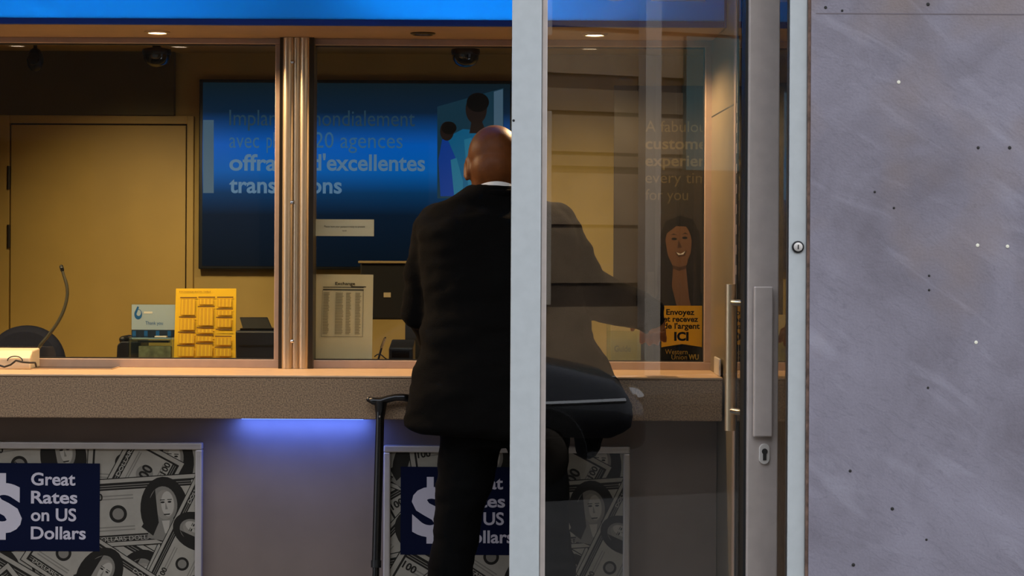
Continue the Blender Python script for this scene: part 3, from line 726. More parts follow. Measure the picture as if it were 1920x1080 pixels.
# pale blue leaflet behind it, in an acrylic stand over a tray of notes
Dl = D_GLASS+0.16
lf = thing('leaflet', 'pale blue and white leaflet left of the yellow card', 'leaflet', (PX(287, Dl), Dl, Z_DESK))
a, b = P(247, 571, Dl), P(328, 636, Dl)
MB().box(a.x, b.x, Dl, Dl+0.002, b.z, a.z).build('sheet', 'leaflet', lf)
MB().box(a.x-0.003, b.x+0.003, Dl+0.0025, Dl+0.0055, Z_DESK, a.z+0.002).build('acrylic_stand', 'acrylic', lf)
pl = Print((a.x, b.z, b.x, a.z))
h_, w_ = a.z-b.z, b.x-a.x
pl.rect(a.x, b.z+h_*0.05, b.x, b.z+h_*0.27, 'leaflet_dark', 1)
for k in range(4): pl.rect(a.x+w_*(0.02+k*0.27), b.z+h_*0.09, a.x+w_*(0.10+k*0.27), b.z+h_*0.24, 'leaflet_blue', 2)
pl.oval(a.x+w_*0.15, b.z+h_*0.72, w_*0.09, h_*0.15, 'leaflet_blue', 1); pl.oval(a.x+w_*0.16, b.z+h_*0.76, w_*0.055, h_*0.09, 'leaflet', 2)
pl.poly([(a.x+w_*0.06, b.z+h_*0.75), (a.x+w_*0.13, b.z+h_*0.95), (a.x+w_*0.17, b.z+h_*0.93), (a.x+w_*0.11, b.z+h_*0.72)], 'leaflet_blue', 2)
pl.text('Thank you', a.x+w_*0.32, b.z+h_*0.42, 'leaflet_blue', 2, width=w_*0.4, size=h_*0.14)
pl.rect(a.x+w_*0.28, b.z+h_*0.74, a.x+w_*0.48, b.z+h_*0.80, 'paper_white', 1)
pl.build('print', lf, (0, Dl-0.0004, 0))
Dc = D_GLASS+0.09
cb = thing('acrylic_box', 'low clear acrylic box of papers in front of the pale blue leaflet', 'box', (PX(282, Dc), Dc, Z_DESK))
a, b = P(240, 634, Dc), P(322, 672, Dc)
cm = MB(); cm.box(a.x, b.x, Dc, Dc+0.003, Z_DESK, a.z); cm.box(a.x, b.x, Dc+0.045, Dc+0.048, Z_DESK, a.z); cm.box(a.x, a.x+0.003, Dc+0.003, Dc+0.045, Z_DESK, a.z); cm.box(b.x-0.003, b.x, Dc+0.003, Dc+0.045, Z_DESK, a.z)
cm.build('walls', 'acrylic', cb)
MB().box(a.x+0.03, b.x-0.006, Dc+0.015, Dc+0.04, Z_DESK, a.z-0.025).build('paper_stack', mat('grey_green_paper', '#8b8862', 0.8, 0, 0.4, 30), cb)
MB().box(a.x+0.028, b.x-0.012, Dc+0.012, Dc+0.042, a.z-0.014, a.z-0.008).build('black_clip', 'black', cb)
MB().box(a.x-0.001, b.x, Dc-0.001, Dc+0.049, a.z, a.z+0.003).build('lid', 'acrylic', cb)
MB().box(PX(290, Dc), PX(312, Dc), Dc+0.005, Dc+0.03, a.z+0.003, a.z+0.006).build('lid_label', 'paper_white', cb)
# dark phone base left of the box
c = P(228, 640, D_GLASS+0.2)
tl_ = thing('telephone', 'dark desk telephone left of the acrylic box', 'telephone', (c.x, c.y, Z_DESK))
MB().prism([(c.x-0.018, Z_DESK), (c.x+0.06, Z_DESK), (c.x+0.06, c.z), (c.x-0.002, c.z), (c.x-0.014, c.z-0.012)], c.y, c.y+0.14).build('body', 'black', tl_, bevel=0.004)
MB().limb([(c.x+0.0, c.y+0.02, c.z+0.004), (c.x+0.0, c.y+0.12, c.z+0.004)], 0.012, 12).build('handset', 'black', tl_, smooth='all')
# keyboard
kx0, kx1 = PX(120, 6.3), PX(214, 6.3)
kbd = thing('keyboard', 'black keyboard lying between the blue chair and the telephone', 'keyboard', (kx0, 6.3, Z_DESK))
MB().prism_x([(6.25, Z_DESK), (6.40, Z_DESK), (6.40, Z_DESK+0.03), (6.25, Z_DESK+0.012)], kx0, kx1).build('body', 'black', kbd)
km = MB()
for r_ in range(5):
    for k in range(11):
        x = kx0+0.006+k*(kx1-kx0-0.01)/11; y = 6.262+r_*0.026; z = Z_DESK+0.012+(y-6.25)*0.12
        km.box(x, x+0.010, y, y+0.018, z, z+0.007)
km.build('keys', 'black_gloss', kbd)
# dark blue office machine with open flap
Dp = D_GLASS+0.34
pr_ = thing('receipt_printer', 'dark blue office machine with raised lid right of the yellow card', 'printer', (PX(480, Dp), Dp, Z_DESK))
a, b = P(443, 620, Dp), P(520, 676, Dp)
MB().prism([(a.x, Z_DESK), (b.x, Z_DESK), (b.x, a.z), (a.x-0.003, a.z)], Dp, Dp+0.18).build('body', 'navy', pr_, bevel=0.006)
MB().box(a.x+0.01, b.x-0.01, Dp-0.002, Dp, a.z-0.05, a.z-0.045).build('paper_slot', 'black', pr_)
c1, c2, c3, c4 = P(449, 595, Dp+0.1), P(501, 595, Dp+0.1), P(511, 619, Dp+0.06), P(456, 619, Dp+0.06)
fl = MB(); q = [c4, c3, c2, c1]; fl.add(q+[p+Vector((0, 0.012, 0.0)) for p in q], [(0,1,2,3),(7,6,5,4),(0,4,5,1),(1,5,6,2),(2,6,7,3),(3,7,4,0)])
fl.build('raised_lid', 'black', pr_, bevel=0.002)
MB().box(a.x+0.008, b.x-0.004, Dp+0.03, Dp+0.12, a.z, a.z+0.006).build('lid_seat', 'black_gloss', pr_)
# chair back
ch = thing('office_chair', 'dark blue office chair with rounded back at the far left', 'chair', (PX(55, 6.75), 6.9, 0))
ch_c = P(50, 690, 6.75)
pts = []
for k in range(25):
    th = math.pi*k/24; pts.append((ch_c.x+0.135*math.cos(th)*1.0, ch_c.z-0.03+0.175*(math.sin(th)**0.7)))
pts += [(ch_c.x-0.12, ch_c.z-0.22), (ch_c.x+0.12, ch_c.z-0.22)]
MB().prism(pts, 6.72, 6.78).build('backrest', 'blue_fabric', ch, bevel=0.02, smooth=True)
MB().box(ch_c.x-0.22, ch_c.x+0.22, 6.78, 7.22, 0.44, 0.52).build('seat', 'blue_fabric', ch, bevel=0.03)
MB().box(ch_c.x-0.03, ch_c.x+0.03, 6.735, 6.765, 0.46, ch_c.z-0.2).build('back_bar', 'black', ch)
MB().tube([(ch_c.x, 7.0, 0.06), (ch_c.x, 7.0, 0.45)], 0.028, 14).build('gas_lift', 'black', ch, smooth=True)
for k in range(5):
    th = 2*math.pi*k/5; x, y = ch_c.x+0.28*math.cos(th), 7.0+0.28*math.sin(th)
    lg = MB().tube([(ch_c.x, 7.0, 0.10), (x, y, 0.065)], [0.025, 0.016], 10).build('foot', 'black', ch, smooth=True)
    MB().ell((x, y, 0.027), (0.027, 0.02, 0.027), seg=14).build('caster', 'black', lg, smooth='all')

# gooseneck microphone and its base with cable, on the counter ledge
Dm = D_GLASS-0.12
mb_ = thing('intercom_box', 'small cream intercom box with black cable at the left end of the ledge', 'intercom', (PX(20, Dm), Dm, Z_TOP))
a, b = P(-40, 657, Dm-0.02), P(61, 692, Dm-0.02)
MB().prism_x([(Dm-0.05, Z_TOP), (Dm+0.07, Z_TOP), (Dm+0.07, a.z+0.004), (Dm-0.02, a.z), (Dm-0.05, a.z-0.02)], a.x, b.x).build('case', mat('cream_plastic', '#d9c7a6', 0.4), mb_, bevel=0.004)
zc_ = Z_TOP+0.03
cab = [P(-10, 682, Dm-0.075), P(8, 688, Dm-0.075), P(20, 684, Dm-0.08), P(30, 676, Dm-0.08), P(42, 679, Dm-0.08), P(55, 680, Dm-0.08), P(66, 680, Dm-0.08), P(68, 688, Dm-0.07)]
cab2 = []
for i in range(len(cab)-1):
    for k in range(5): cab2.append(cab[i].lerp(cab[i+1], k/5))
cab2.append(cab[-1])
MB().tube(cab2, 0.0028, 8).build('cable', 'black', mb_, smooth=True)
MB().tube([P(28+14*math.cos(R(a_)), 676-8*math.sin(R(a_)), Dm-0.058) for a_ in range(-10, 200, 15)], 0.0016, 8).build('cable_loop', 'black', mb_, smooth=True)
gn = thing('gooseneck_microphone', 'thin curved gooseneck microphone rising beside the blue chair', 'microphone', (PX(72, 6.12), 6.12, Z_DESK))
key = [(66, 672), (72, 655), (90, 630), (108, 605), (120, 580), (126, 555), (125, 535), (119, 515), (115, 500)]
pts = [P(x, y, 6.12) for x, y in key]; pts[0].z = Z_DESK
sm = []
for i in range(len(pts)-1):
    p0, p1, p2, p3 = pts[max(i-1, 0)], pts[i], pts[i+1], pts[min(i+2, len(pts)-1)]
    for k in range(6):
        t = k/6; sm.append(0.5*((2*p1)+(p2-p0)*t+(2*p0-5*p1+4*p2-p3)*t*t+(3*p1-p0-3*p2+p3)*t**3))
sm.append(pts[-1])
MB().tube(sm, [0.0052]*(len(sm)-9)+[0.0046]*9, 12).build('neck', mat('grey_flexible_neck', '#6d6754', 0.35, 0.6), gn, smooth=True)
MB().limb([sm[-4], sm[-1]], 0.0062, 12).build('capsule', 'black', gn, smooth='all')
MB().lathe((sm[0].x, sm[0].y, Z_DESK), [(0.028, 0), (0.028, 0.006), (0.012, 0.014), (0.001, 0.015)], 'z', 20).build('base', 'black', gn, smooth=True)
# pass-through tray
tx0, tx1 = PX(66, D_GLASS-0.1), PX(216, D_GLASS-0.1)
tr0 = thing('deal_tray', 'dark shallow metal tray let into the ledge below the left window', 'tray', ((tx0+tx1)/2, D_GLASS-0.1, Z_TOP))
tm = MB(); tm.box(tx0, tx1, D_GLASS-0.15, D_GLASS-0.037, Z_TOP+0.0003, Z_TOP+0.0015); tm.build('recess', 'black_gloss', tr0)
fm = MB(); fm.box(tx0-0.004, tx1+0.004, D_GLASS-0.156, D_GLASS-0.15, Z_TOP, Z_TOP+0.003); fm.box(tx0-0.004, tx0, D_GLASS-0.15, D_GLASS-0.037, Z_TOP, Z_TOP+0.003); fm.box(tx1, tx1+0.004, D_GLASS-0.15, D_GLASS-0.037, Z_TOP, Z_TOP+0.003)
fm.build('rim', 'steel', tr0)

# printed table sheet and white notice on the second window
Dq = D_GLASS+0.03
a, b = P(588, 515, Dq), P(700, 672, Dq)
ps = thing('price_sheet', 'tall cream sheet with a printed table standing right of the steel column', 'paper sheet', ((a.x+b.x)/2, Dq, Z_DESK))
q0 = [Vector((P(586, 672, Dq).x, Dq, Z_DESK)), Vector((P(697, 672, Dq).x, Dq, Z_DESK)), P(700, 515, Dq+0.02), P(591, 514, Dq+0.02)]
sm_ = MB(); sm_.add(q0+[p+Vector((0, 0.0012, 0)) for p in q0], [(0,1,2,3),(7,6,5,4),(0,4,5,1),(1,5,6,2),(2,6,7,3),(3,7,4,0)]); sm_.build('sheet', 'paper', ps)
def qmap(u, v, off):
    p = q0[0].lerp(q0[1], u).lerp(q0[3].lerp(q0[2], u), v); return Vector((p.x, p.y-0.001-off, p.z))
pp = Print((0, 0, 1, 1), 0.0003)
pp.text('Exchange', 0.35, 0.895, 'ink', 2, width=0.34, size=0.042, bold=0.02)
pp.rect(0.14, 0.868, 0.84, 0.875, 'ink', 1); pp.rect(0.62, 0.872, 0.88, 0.882, 'ink', 2); pp.rect(0.14, 0.842, 0.84, 0.852, 'ink', 1)
pp.rect(0.13, 0.38, 0.137, 0.84, 'ink_grey', 1); pp.rect(0.83, 0.38, 0.84, 0.84, 'ink_grey', 1); pp.rect(0.13, 0.378, 0.84, 0.384, 'ink_grey', 1)
for k in range(27):
    v = 0.81-k*0.0155
    for u0, u1 in ((0.15, 0.26), (0.36, 0.50), (0.54, 0.63), (0.70, 0.80)):
        pp.rect(u0, v, u1-random.random()*0.03, v+0.008, 'ink_grey', 1)
pp.build('print', ps, None, mapf=qmap)
a, b = P(592, 411, YG), P(701, 443, YG)
nt_ = thing('notice_card', 'small white notice card stuck to the glass above the cream sheet', 'notice', (a.x, YG, b.z))
MB().box(a.x, b.x, YG-0.0015, YG+0.0015, b.z, a.z).build('card', 'paper_white', nt_)
pn = Print((a.x, b.z, b.x, a.z))
pn.text('Please have your passport ready to present', a.x+0.026, b.z+0.026, 'ink', 1, width=(b.x-a.x)*0.70, size=0.009)
pn.text('now', a.x+0.081, b.z+0.014, 'ink', 1, width=0.013, size=0.009)
pn.build('print', nt_, (0, YG-0.0017, 0))

# pen on a chain stand and card reader by the man's left hand
c = P(703, 667, D_GLASS+0.12)
pe = thing('counter_pen', 'slim black pen in a stand at the foot of the cream sheet', 'pen', (c.x, c.y, Z_DESK))
MB().tube([(c.x, c.y, Z_DESK+0.004), P(716, 650, c.y), P(723, 632, c.y)], [0.003, 0.0035, 0.0025], 10).build('barrel', 'black', pe, smooth=True)
MB().tube([P(715, 652, c.y), P(722, 634, c.y)], 0.0042, 10).build('grip', 'chrome', pe, smooth=True)
MB().lathe((c.x, c.y, Z_DESK), [(0.02, 0), (0.02, 0.004), (0.006, 0.010), (0.001, 0.0105)], 'z', 18).build('base', 'black', pe, smooth=True)
MB().tube([P(702+k*3, 669-5*math.sin(k*0.55), c.y-0.02) for k in range(10)], 0.0018, 8).build('cord', 'black', pe, smooth=True)
a, b = P(729, 640, D_GLASS+0.2), P(784, 676, D_GLASS+0.2)
crd = thing('card_terminal', 'dark card terminal beside the pen', 'card reader', (a.x, a.y, Z_DESK))
MB().prism_x([(a.y, Z_DESK), (a.y+0.15, Z_DESK), (a.y+0.15, a.z), (a.y, a.z-0.02)], a.x, b.x-0.016).build('body', 'navy', crd, bevel=0.005)
MB().box(a.x+0.01, b.x-0.028, a.y-0.001, a.y+0.001, a.z-0.05, a.z-0.03).build('screen', 'black_gloss', crd)
# monitor with its edge catching light, behind the notice
a, b = P(672, 489, 6.75), P(880, 600, 6.75)
mo = thing('monitor', 'dark computer monitor behind the glass left of the man', 'monitor', ((a.x+b.x)/2, 6.75, Z_DESK-0.3))
MB().box(a.x+0.006, b.x, 6.75, 6.79, b.z, a.z-0.008).build('back_shell', 'black', mo, bevel=0.006)
MB().box(a.x, b.x, 6.735, 6.785, a.z-0.008, a.z).build('top_edge', mat('grey_brown_plastic', '#8a7a58', 0.4), mo, bevel=0.002)
MB().box((a.x+b.x)/2-0.03, (a.x+b.x)/2+0.03, 6.77, 6.80, Z_DESK-0.3, b.z+0.02).build('stand', 'black', mo)
MB().box((a.x+b.x)/2-0.1, (a.x+b.x)/2+0.1, 6.68, 6.86, Z_DESK-0.31, Z_DESK-0.3).build('foot', 'black', mo)
c = P(726, 553, 6.745); MB().box(c.x-0.012, c.x+0.012, 6.746, 6.751, c.z-0.008, c.z+0.008).build('label_plate', 'ink_grey', mo)
tag(MB().box(-0.55, 0.1, 6.66, 7.1, 0, Z_DESK-0.31).build('office_cabinet', 'navy', loc=(-0.2, 6.9, 0), bevel=0.004), 'dark cabinet that carries the monitor behind the counter', 'cabinet')

# leaflet holder and yellow decal to the right
Dh = D_GLASS+0.07
a, b = P(1138, 592, Dh), P(1213, 676, Dh)
lh = thing('leaflet_holder', 'clear acrylic leaflet holder under the arm of the man', 'leaflet holder', ((a.x+b.x)/2, Dh, Z_DESK))
hm = MB(); hm.box(a.x, b.x, Dh, Dh+0.003, Z_DESK, P(1138, 620, Dh).z); hm.box(a.x, b.x, Dh+0.03, Dh+0.033, Z_DESK, a.z); hm.box(a.x, a.x+0.003, Dh+0.003, Dh+0.03, Z_DESK, P(1138, 615, Dh).z); hm.box(b.x-0.003, b.x, Dh+0.003, Dh+0.03, Z_DESK, P(1138, 615, Dh).z)
hm.build('holder', 'acrylic', lh)
MB().box(a.x+0.013, b.x-0.018, Dh+0.012, Dh+0.022, Z_DESK, a.z+0.005).build('leaflets', mat('cream_leaflet', '#c9b27a', 0.7, 0, 0.05, 20), lh)
ph = Print((a.x+0.013, Z_DESK, b.x-0.018, a.z))
ph.rect(a.x+0.013, Z_DESK, b.x, Z_DESK+0.028, 'leaflet_green', 1); ph.text('Guide', a.x+0.024, Z_DESK+0.074, 'ink_grey', 1, width=0.05, size=0.026, bold=0.02)
ph.poly([(a.x+0.03, Z_DESK+0.028), (a.x+0.055, Z_DESK+0.045), (a.x+0.075, Z_DESK+0.028)], 'leaflet', 2)
ph.build('print', lh, (0, Dh+0.0115, 0))
a, b = P(1240, 573, YG), P(1318, 679, YG)
dc = thing('window_decal', 'yellow and black money transfer sticker in the corner of the right window', 'sticker', (a.x, YG, b.z))
MB().box(a.x, b.x, YG-0.001, YG+0.001, b.z, a.z).build('sticker', 'decal_black', dc)
pk = Print((a.x, b.z, b.x, a.z))
pk.poly([(P(x, y, YG).x, P(x, y, YG).z) for x, y in ((1240, 651), (1279, 645), (1318, 651), (1318, 573), (1240, 573))], 'decal_yellow', 1)
def dtxt(t, x0, x1, y, m, s_, bold): p, q = P(x0, y, YG), P(x1, y, YG); pk.text(t, p.x, p.z, m, 2, width=q.x-p.x, size=s_/F*YG*1.35, bold=bold)
dtxt('Envoyez', 1249, 1302, 590, 'decal_black', 11, 0.03); dtxt('et recevez', 1244, 1309, 603, 'decal_black', 11, 0.03); dtxt("de l'argent", 1244, 1312, 616, 'decal_black', 11, 0.03)
dtxt('ICI', 1264, 1291, 638, 'decal_black', 16, 0.05)
dtxt('Western', 1247, 1289, 664, 'decal_gold', 10, 0.0); dtxt('Union', 1259, 1288, 674, 'decal_gold', 10, 0.0); dtxt('WU', 1291, 1310, 674, 'decal_gold', 10, 0.04)
pk.build('print', dc, (0, YG-0.0012, 0))
# white label strip beside it
a, b = P(1219, 653, YG+0.1), P(1240, 662, YG+0.1)

# woman poster behind the right window
Dw = D_GLASS+0.30
a, b = P(1152, 160, Dw), P(1340, 690, Dw)
wp = thing('banner_poster', 'dark poster of a smiling dark haired woman behind the right window', 'poster', ((a.x+b.x)/2, Dw, Z_DESK))
MB().box(a.x, b.x, Dw, Dw+0.012, Z_DESK, a.z).build('board', 'w_dark', wp)
pw_ = Print((a.x, Z_DESK, b.x, a.z))
def wpoly(pts, m, ly): pw_.poly([(P(x, y, Dw).x, P(x, y, Dw).z) for x, y in pts], m, ly)
def woval(x, y, rx, ry, m, ly): pw_.oval(P(x, y, Dw).x, P(x, y, Dw).z, rx/F*Dw, ry/F*Dw, m, ly)
for t, y, x1, b_ in (('A fabulous', 247, 1335, 0.0), ('customer', 279, 1340, 0.02), ('experience', 311, 1355, 0.02), ('every time', 343, 1340, 0.0), ('for you', 375, 1290, 0.0)):
    p, q = P(1210, y, Dw), P(x1, y, Dw); pw_.text(t, p.x, p.z, 'w_text', 1, width=q.x-p.x, size=30/F*Dw, bold=b_)
wpoly([(1238, 440), (1248, 415), (1275, 404), (1300, 412), (1312, 440), (1314, 500), (1310, 580), (1300, 640), (1236, 640), (1232, 520)], 'w_hair', 1)
woval(1272, 458, 25, 40, 'w_skin', 2)
wpoly([(1259, 485), (1289, 485), (1292, 515), (1304, 545), (1284, 610), (1272, 640), (1262, 610), (1246, 545), (1258, 515)], 'w_skin', 2)
wpoly([(1260, 497), (1274, 501), (1288, 497), (1288, 503), (1274, 508), (1260, 503)], 'w_shade', 3)
wpoly([(1246, 440), (1252, 478), (1262, 500), (1258, 560), (1248, 600), (1236, 600), (1234, 500), (1238, 440)], 'w_hair', 4)
wpoly([(1298, 440), (1295, 475), (1286, 500), (1292, 560), (1300, 590), (1312, 580), (1314, 480), (1308, 430)], 'w_hair', 4)
wpoly([(1247, 440), (1253, 420), (1275, 408), (1296, 420), (1300, 445), (1290, 425), (1268, 424)], 'w_hair', 3)
woval(1264, 448, 5, 2.4, 'w_black', 3); woval(1284, 446, 5, 2.4, 'w_black', 3)
wpoly([(1257, 441), (1263, 438), (1270, 441), (1263, 440)], 'w_hair', 3); wpoly([(1278, 440), (1285, 436), (1291, 440), (1285, 438)], 'w_hair', 3)
wpoly([(1272, 450), (1279, 464), (1270, 465)], 'w_shade', 3)
wpoly([(1265, 472), (1276, 475), (1288, 469), (1284, 480), (1272, 482)], 'w_shade', 3); wpoly([(1268, 473), (1276, 476), (1285, 471), (1281, 477), (1272, 478)], 'w_white', 4)
wpoly([(1205, 690), (1212, 590), (1240, 540), (1258, 530), (1275, 600), (1290, 690)], 'w_black', 2)
wpoly([(1340, 690), (1330, 560), (1302, 540), (1290, 600), (1280, 690)], 'w_black', 2)
pw_.build('print', wp, (0, Dw-0.0004, 0))

# ------------------------------------------------------------------ DOLLAR POSTERS UNDER THE COUNTER
def note_xf(cu, cv, ang, sc):
    ca, sa = math.cos(ang), math.sin(ang)
    return lambda p: (cu+(p[0]*ca-p[1]*sa)*sc, cv+(p[0]*sa+p[1]*ca)*sc)
def banknote(pr, cu, cv, ang, wdt, ly, seal=True):
    sc = wdt; X = note_xf(cu, cv, ang, sc); h = 0.43/2
    def rc(u0, v0, u1, v1, m, l): pr.poly([X((u0, v0)), X((u1, v0)), X((u1, v1)), X((u0, v1))], m, l)
    rc(-0.5, -h, 0.5, h, 'note_dark', ly); rc(-0.494, -h+0.006, 0.494, h-0.006, 'banknote', ly+1)
    rc(-0.46, h-0.075, 0.46, h-0.03, 'note_dark', ly+2); rc(-0.46, -h+0.03, 0.46, -h+0.075, 'note_dark', ly+2)
    for v in (h-0.064, h-0.050, -h+0.046, -h+0.060): rc(-0.45, v, 0.45, v+0.005, 'note_mid', ly+3)
    pr.text('DOLLARS DOLLARS', -0.42, -h+0.036, 'note_light', ly+4, width=0.40, size=0.040, xf=X); pr.text('DOLLARS', 0.20, h-0.068, 'note_light', ly+4, width=0.22, size=0.040, xf=X)
    rc(-0.465, -h+0.03, -0.452, h-0.03, 'note_dark', ly+2); rc(0.452, -h+0.03, 0.465, h-0.03, 'note_dark', ly+2)
    ov = lambda u, v, ru, rv, m, l: pr.oval(u, v, ru, rv, m, l, xf=X)
    ov(0.02, 0.0, 0.150, 0.205, 'note_dark', ly+4)
    # plain printed bust in the oval
    pr.poly([X(p) for p in ((-0.10, -0.17), (-0.07, -0.09), (0.0, -0.06), (0.07, -0.06), (0.13, -0.10), (0.14, -0.16), (0.02, -0.20))], 'note_mid', ly+5)
    ov(0.015, 0.03, 0.088, 0.115, 'note_mid', ly+5); ov(0.024, 0.030, 0.062, 0.092, 'note_mid2', ly+6); ov(0.042, 0.034, 0.040, 0.078, 'note_light', ly+6)
    pr.poly([X(p) for p in ((-0.13, -0.10), (-0.08, -0.03), (-0.075, 0.06), (-0.03, 0.13), (-0.025, 0.0), (-0.02, -0.08), (-0.06, -0.16))], 'note_dark', ly+6)
    ov(0.012, 0.045, 0.013, 0.006, 'note_dark', ly+7); ov(0.055, 0.045, 0.012, 0.006, 'note_dark', ly+7); rc(-0.004, 0.057, 0.026, 0.062, 'note_dark', ly+7); rc(0.042, 0.057, 0.070, 0.062, 'note_dark', ly+7)
    pr.poly([X(p) for p in ((0.030, 0.045), (0.042, 0.0), (0.026, 0.0))], 'note_mid', ly+7); pr.poly([X(p) for p in ((0.012, -0.028), (0.056, -0.028), (0.05, -0.036), (0.018, -0.036))], 'note_dark', ly+7)
    pr.poly([X(p) for p in ((0.0, -0.07), (0.05, -0.07), (0.035, -0.15), (0.015, -0.15))], 'note_light', ly+6)
    ov(-0.27, -0.01, 0.055, 0.055, 'note_dark', ly+4); ov(-0.27, -0.01, 0.036, 0.036, 'note_mid', ly+5)
    ov(0.30, 0.0, 0.06, 0.06, 'note_green' if seal else 'note_mid', ly+4)
    pr.text('100', 0.235, -0.035, 'note_dark', ly+5, width=0.13, size=0.10, bold=0.03, xf=X)
    for v in (0.10, 0.08, -0.095, -0.115): rc(-0.42, v, -0.17, v+0.008, 'note_mid', ly+4)
    for v in (0.10, 0.085, -0.09, -0.105): rc(0.20, v, 0.42, v+0.008, 'note_mid', ly+4)
    pr.text('100', -0.445, h-0.135, 'note_dark', ly+4, width=0.085, size=0.06, bold=0.03, xf=X)
    pr.text('100', 0.36, -h+0.085, 'note_dark', ly+4, width=0.085, size=0.06, bold=0.03, xf=X)

DPO = D_PAN-0.02
def dollar_poster(px_right, label, green, py_top, mid):
    s = DPO/F
    x1 = P(px_right, 950, DPO).x; wd = 462*s; x0 = x1-wd; ztop = P(mid, py_top, DPO).z; hgt = 0.74; z0 = ztop-hgt
    t = thing('framed_poster', label, 'poster', ((x0+x1)/2, DPO, z0), 'dollar posters under the counter')
    tf = 13*s
    fm = MB()
    for (a0, a1, b0, b1) in ((x0, x1, ztop-tf, ztop), (x0, x1, z0, z0+tf)): fm.box(a0, a1, DPO-0.008, D_PAN, b0, b1)
    for (a0, a1) in ((x0, x0+tf), (x1-tf, x1)): fm.box(a0, a1, DPO-0.008, D_PAN, z0+tf, ztop-tf)
    fm.build('snap_frame', 'snap', t, bevel=0.004)
    MB().box(x0+tf*0.5, x1-tf*0.5, DPO+0.006, D_PAN, z0+tf*0.5, ztop-tf*0.5).build('sheet', 'banknote', t)
    p = Print((x0+tf*0.8, z0+tf*0.8, x1-tf*0.8, ztop-tf*0.8), 0.00012)
    U = lambda px: x1+(px-377)*s           # measured on the left poster
    V = lambda py: ztop-(py-829)*s
    p.rect(x0, z0, x1, ztop, 'note_mid', 0)
    notes = [(60, 905, 30, 300), (-30, 860, -20, 280), (110, 858, 8, 290), (310, 868, -3, 300), (230, 960, 62, 270), (330, 1040, -8, 300), (100, 1062, -18, 320), (-20, 1000, 48, 260), (-10, 1085, 12, 300),
             (250, 1085, -30, 300), (345, 1035, 66, 250), (300, 955, 4, 186/0.62), (365, 1000, 64, 230), (60, 1150, -30, 320), (300, 1160, 14, 300), (180, 1075, -33, 270), (-60, 1200, 40, 300), (200, 1230, -12, 330)]
    for i, (cx, cy, an, wpx) in enumerate(notes):
        banknote(p, U(cx), V(cy), R(an), wpx*s, 1+i*9, green and i in (3, 6))
    top = 1+len(notes)*9+1
    bx0, bx1, by0, by1 = U(-53), U(185), V(1034), V(869)
    p.rect(bx0, by0, bx1, by1, 'promo_navy', top)
    for tx, yy, xr in (('Great', 910, 139), ('Rates', 944, 143), ('on US', 977, 141), ('Dollars', 1011, 159)):
        p.text(tx, U(56), V(yy), 'promo_text', top+1, width=U(xr)-U(56), size=33*s, bold=0.022)
    p.text('S', U(-32), V(994), 'promo_text', top+1, width=U(39)-U(-32), size=118*s, bold=0.05)
    p.rect(U(-4), V(1013), U(9), V(990), 'promo_text', top+2); p.rect(U(-4), V(914), U(9), V(888), 'promo_text', top+2)
    p.build('print', t, (0, DPO+0.0055, 0))
dollar_poster(379, 'framed dollar poster on the panel below the left window', False, 829, 180)
dollar_poster(1181, 'framed dollar poster partly hidden behind the legs of the man', True, 836, 950)

# ------------------------------------------------------------------ WALKING STICK
Dk = D_SIGN-0.03
cs = thing('walking_stick', 'black walking stick leaning against the counter left of the man', 'walking stick', (PX(702, Dk-0.05), Dk-0.05, 0))
top_ = P(713, 757, Dk); bot = Vector((PX(702, Dk, 1080), Dk-0.10, 0.0)); dirv = (top_-bot)
at = lambda t: bot+dirv*t
MB().tube([at(0.03), at(0.55)], 0.0095, 16).build('lower_shaft', 'cane', cs, smooth=True)
MB().tube([at(0.545), at(0.98)], 0.0125, 16).build('upper_shaft', 'cane', cs, smooth=True)
MB().tube([at(0.54), at(0.56)], 0.0145, 16).build('locking_ring', 'black', cs, smooth=True)
MB().tube([at(0.0), at(0.03), at(0.04)], [0.016, 0.013, 0.010], 16).build('rubber_tip', 'tyre', cs, smooth=True)
hd = [P(692, 749, Dk), P(700, 752, Dk), P(714, 753, Dk), P(728, 748, Dk), P(742, 745, Dk), P(756, 745, Dk), P(768, 747, Dk)]
MB().limb(hd, [0.008, 0.0105, 0.012, 0.0105, 0.010, 0.0105, 0.011], 14).build('handle', 'cane', cs, smooth='all')
MB().tube([P(714, 752, Dk), P(713.5, 765, Dk), P(713, 782, Dk)], [0.018, 0.0165, 0.0125], 16).build('collar', 'cane', cs, smooth=True)
c = at(0.965); MB().lathe((c.x, c.y-0.012, c.z), [(0.003, 0), (0.0025, 0.002), (0.0002, 0.0025)], 'y', 10, sgn=-1).build('button', 'chrome', cs)
c = at(0.50); MB().lathe((c.x, c.y-0.009, c.z), [(0.003, 0), (0.0025, 0.002), (0.0002, 0.0025)], 'y', 10, sgn=-1).build('button', 'chrome', cs)

# ------------------------------------------------------------------ THE MAN
def remesh(mb, name, m, parent, vox, smooth_it=6, fold=0.0, fscale=0.12, seed=0.0):
    o = mb.build(name, m, parent, smooth='all')
    rm = o.modifiers.new('remesh', 'REMESH'); rm.mode = 'VOXEL'; rm.voxel_size = vox; rm.use_smooth_shade = True
    s_ = o.modifiers.new('smooth', 'SMOOTH'); s_.iterations = smooth_it; s_.factor = 0.5
    dg = bpy.context.evaluated_depsgraph_get(); dg.update()
    me = bpy.data.meshes.new_from_object(o.evaluated_get(dg))
    o.modifiers.clear(); old = o.data; o.data = me; bpy.data.meshes.remove(old); me.name = name
    if fold:
        nr = [v.normal.copy() for v in me.vertices]
        for v, n in zip(me.vertices, nr):
            c = Vector((v.co.x*1.0, v.co.y, v.co.z*2.2))/fscale + Vector((seed, seed, seed))
            v.co += n*fold*mnoise.fractal(c, 0.9, 2.0, 3)
    for p in me.polygons: p.use_smooth = True
    return o
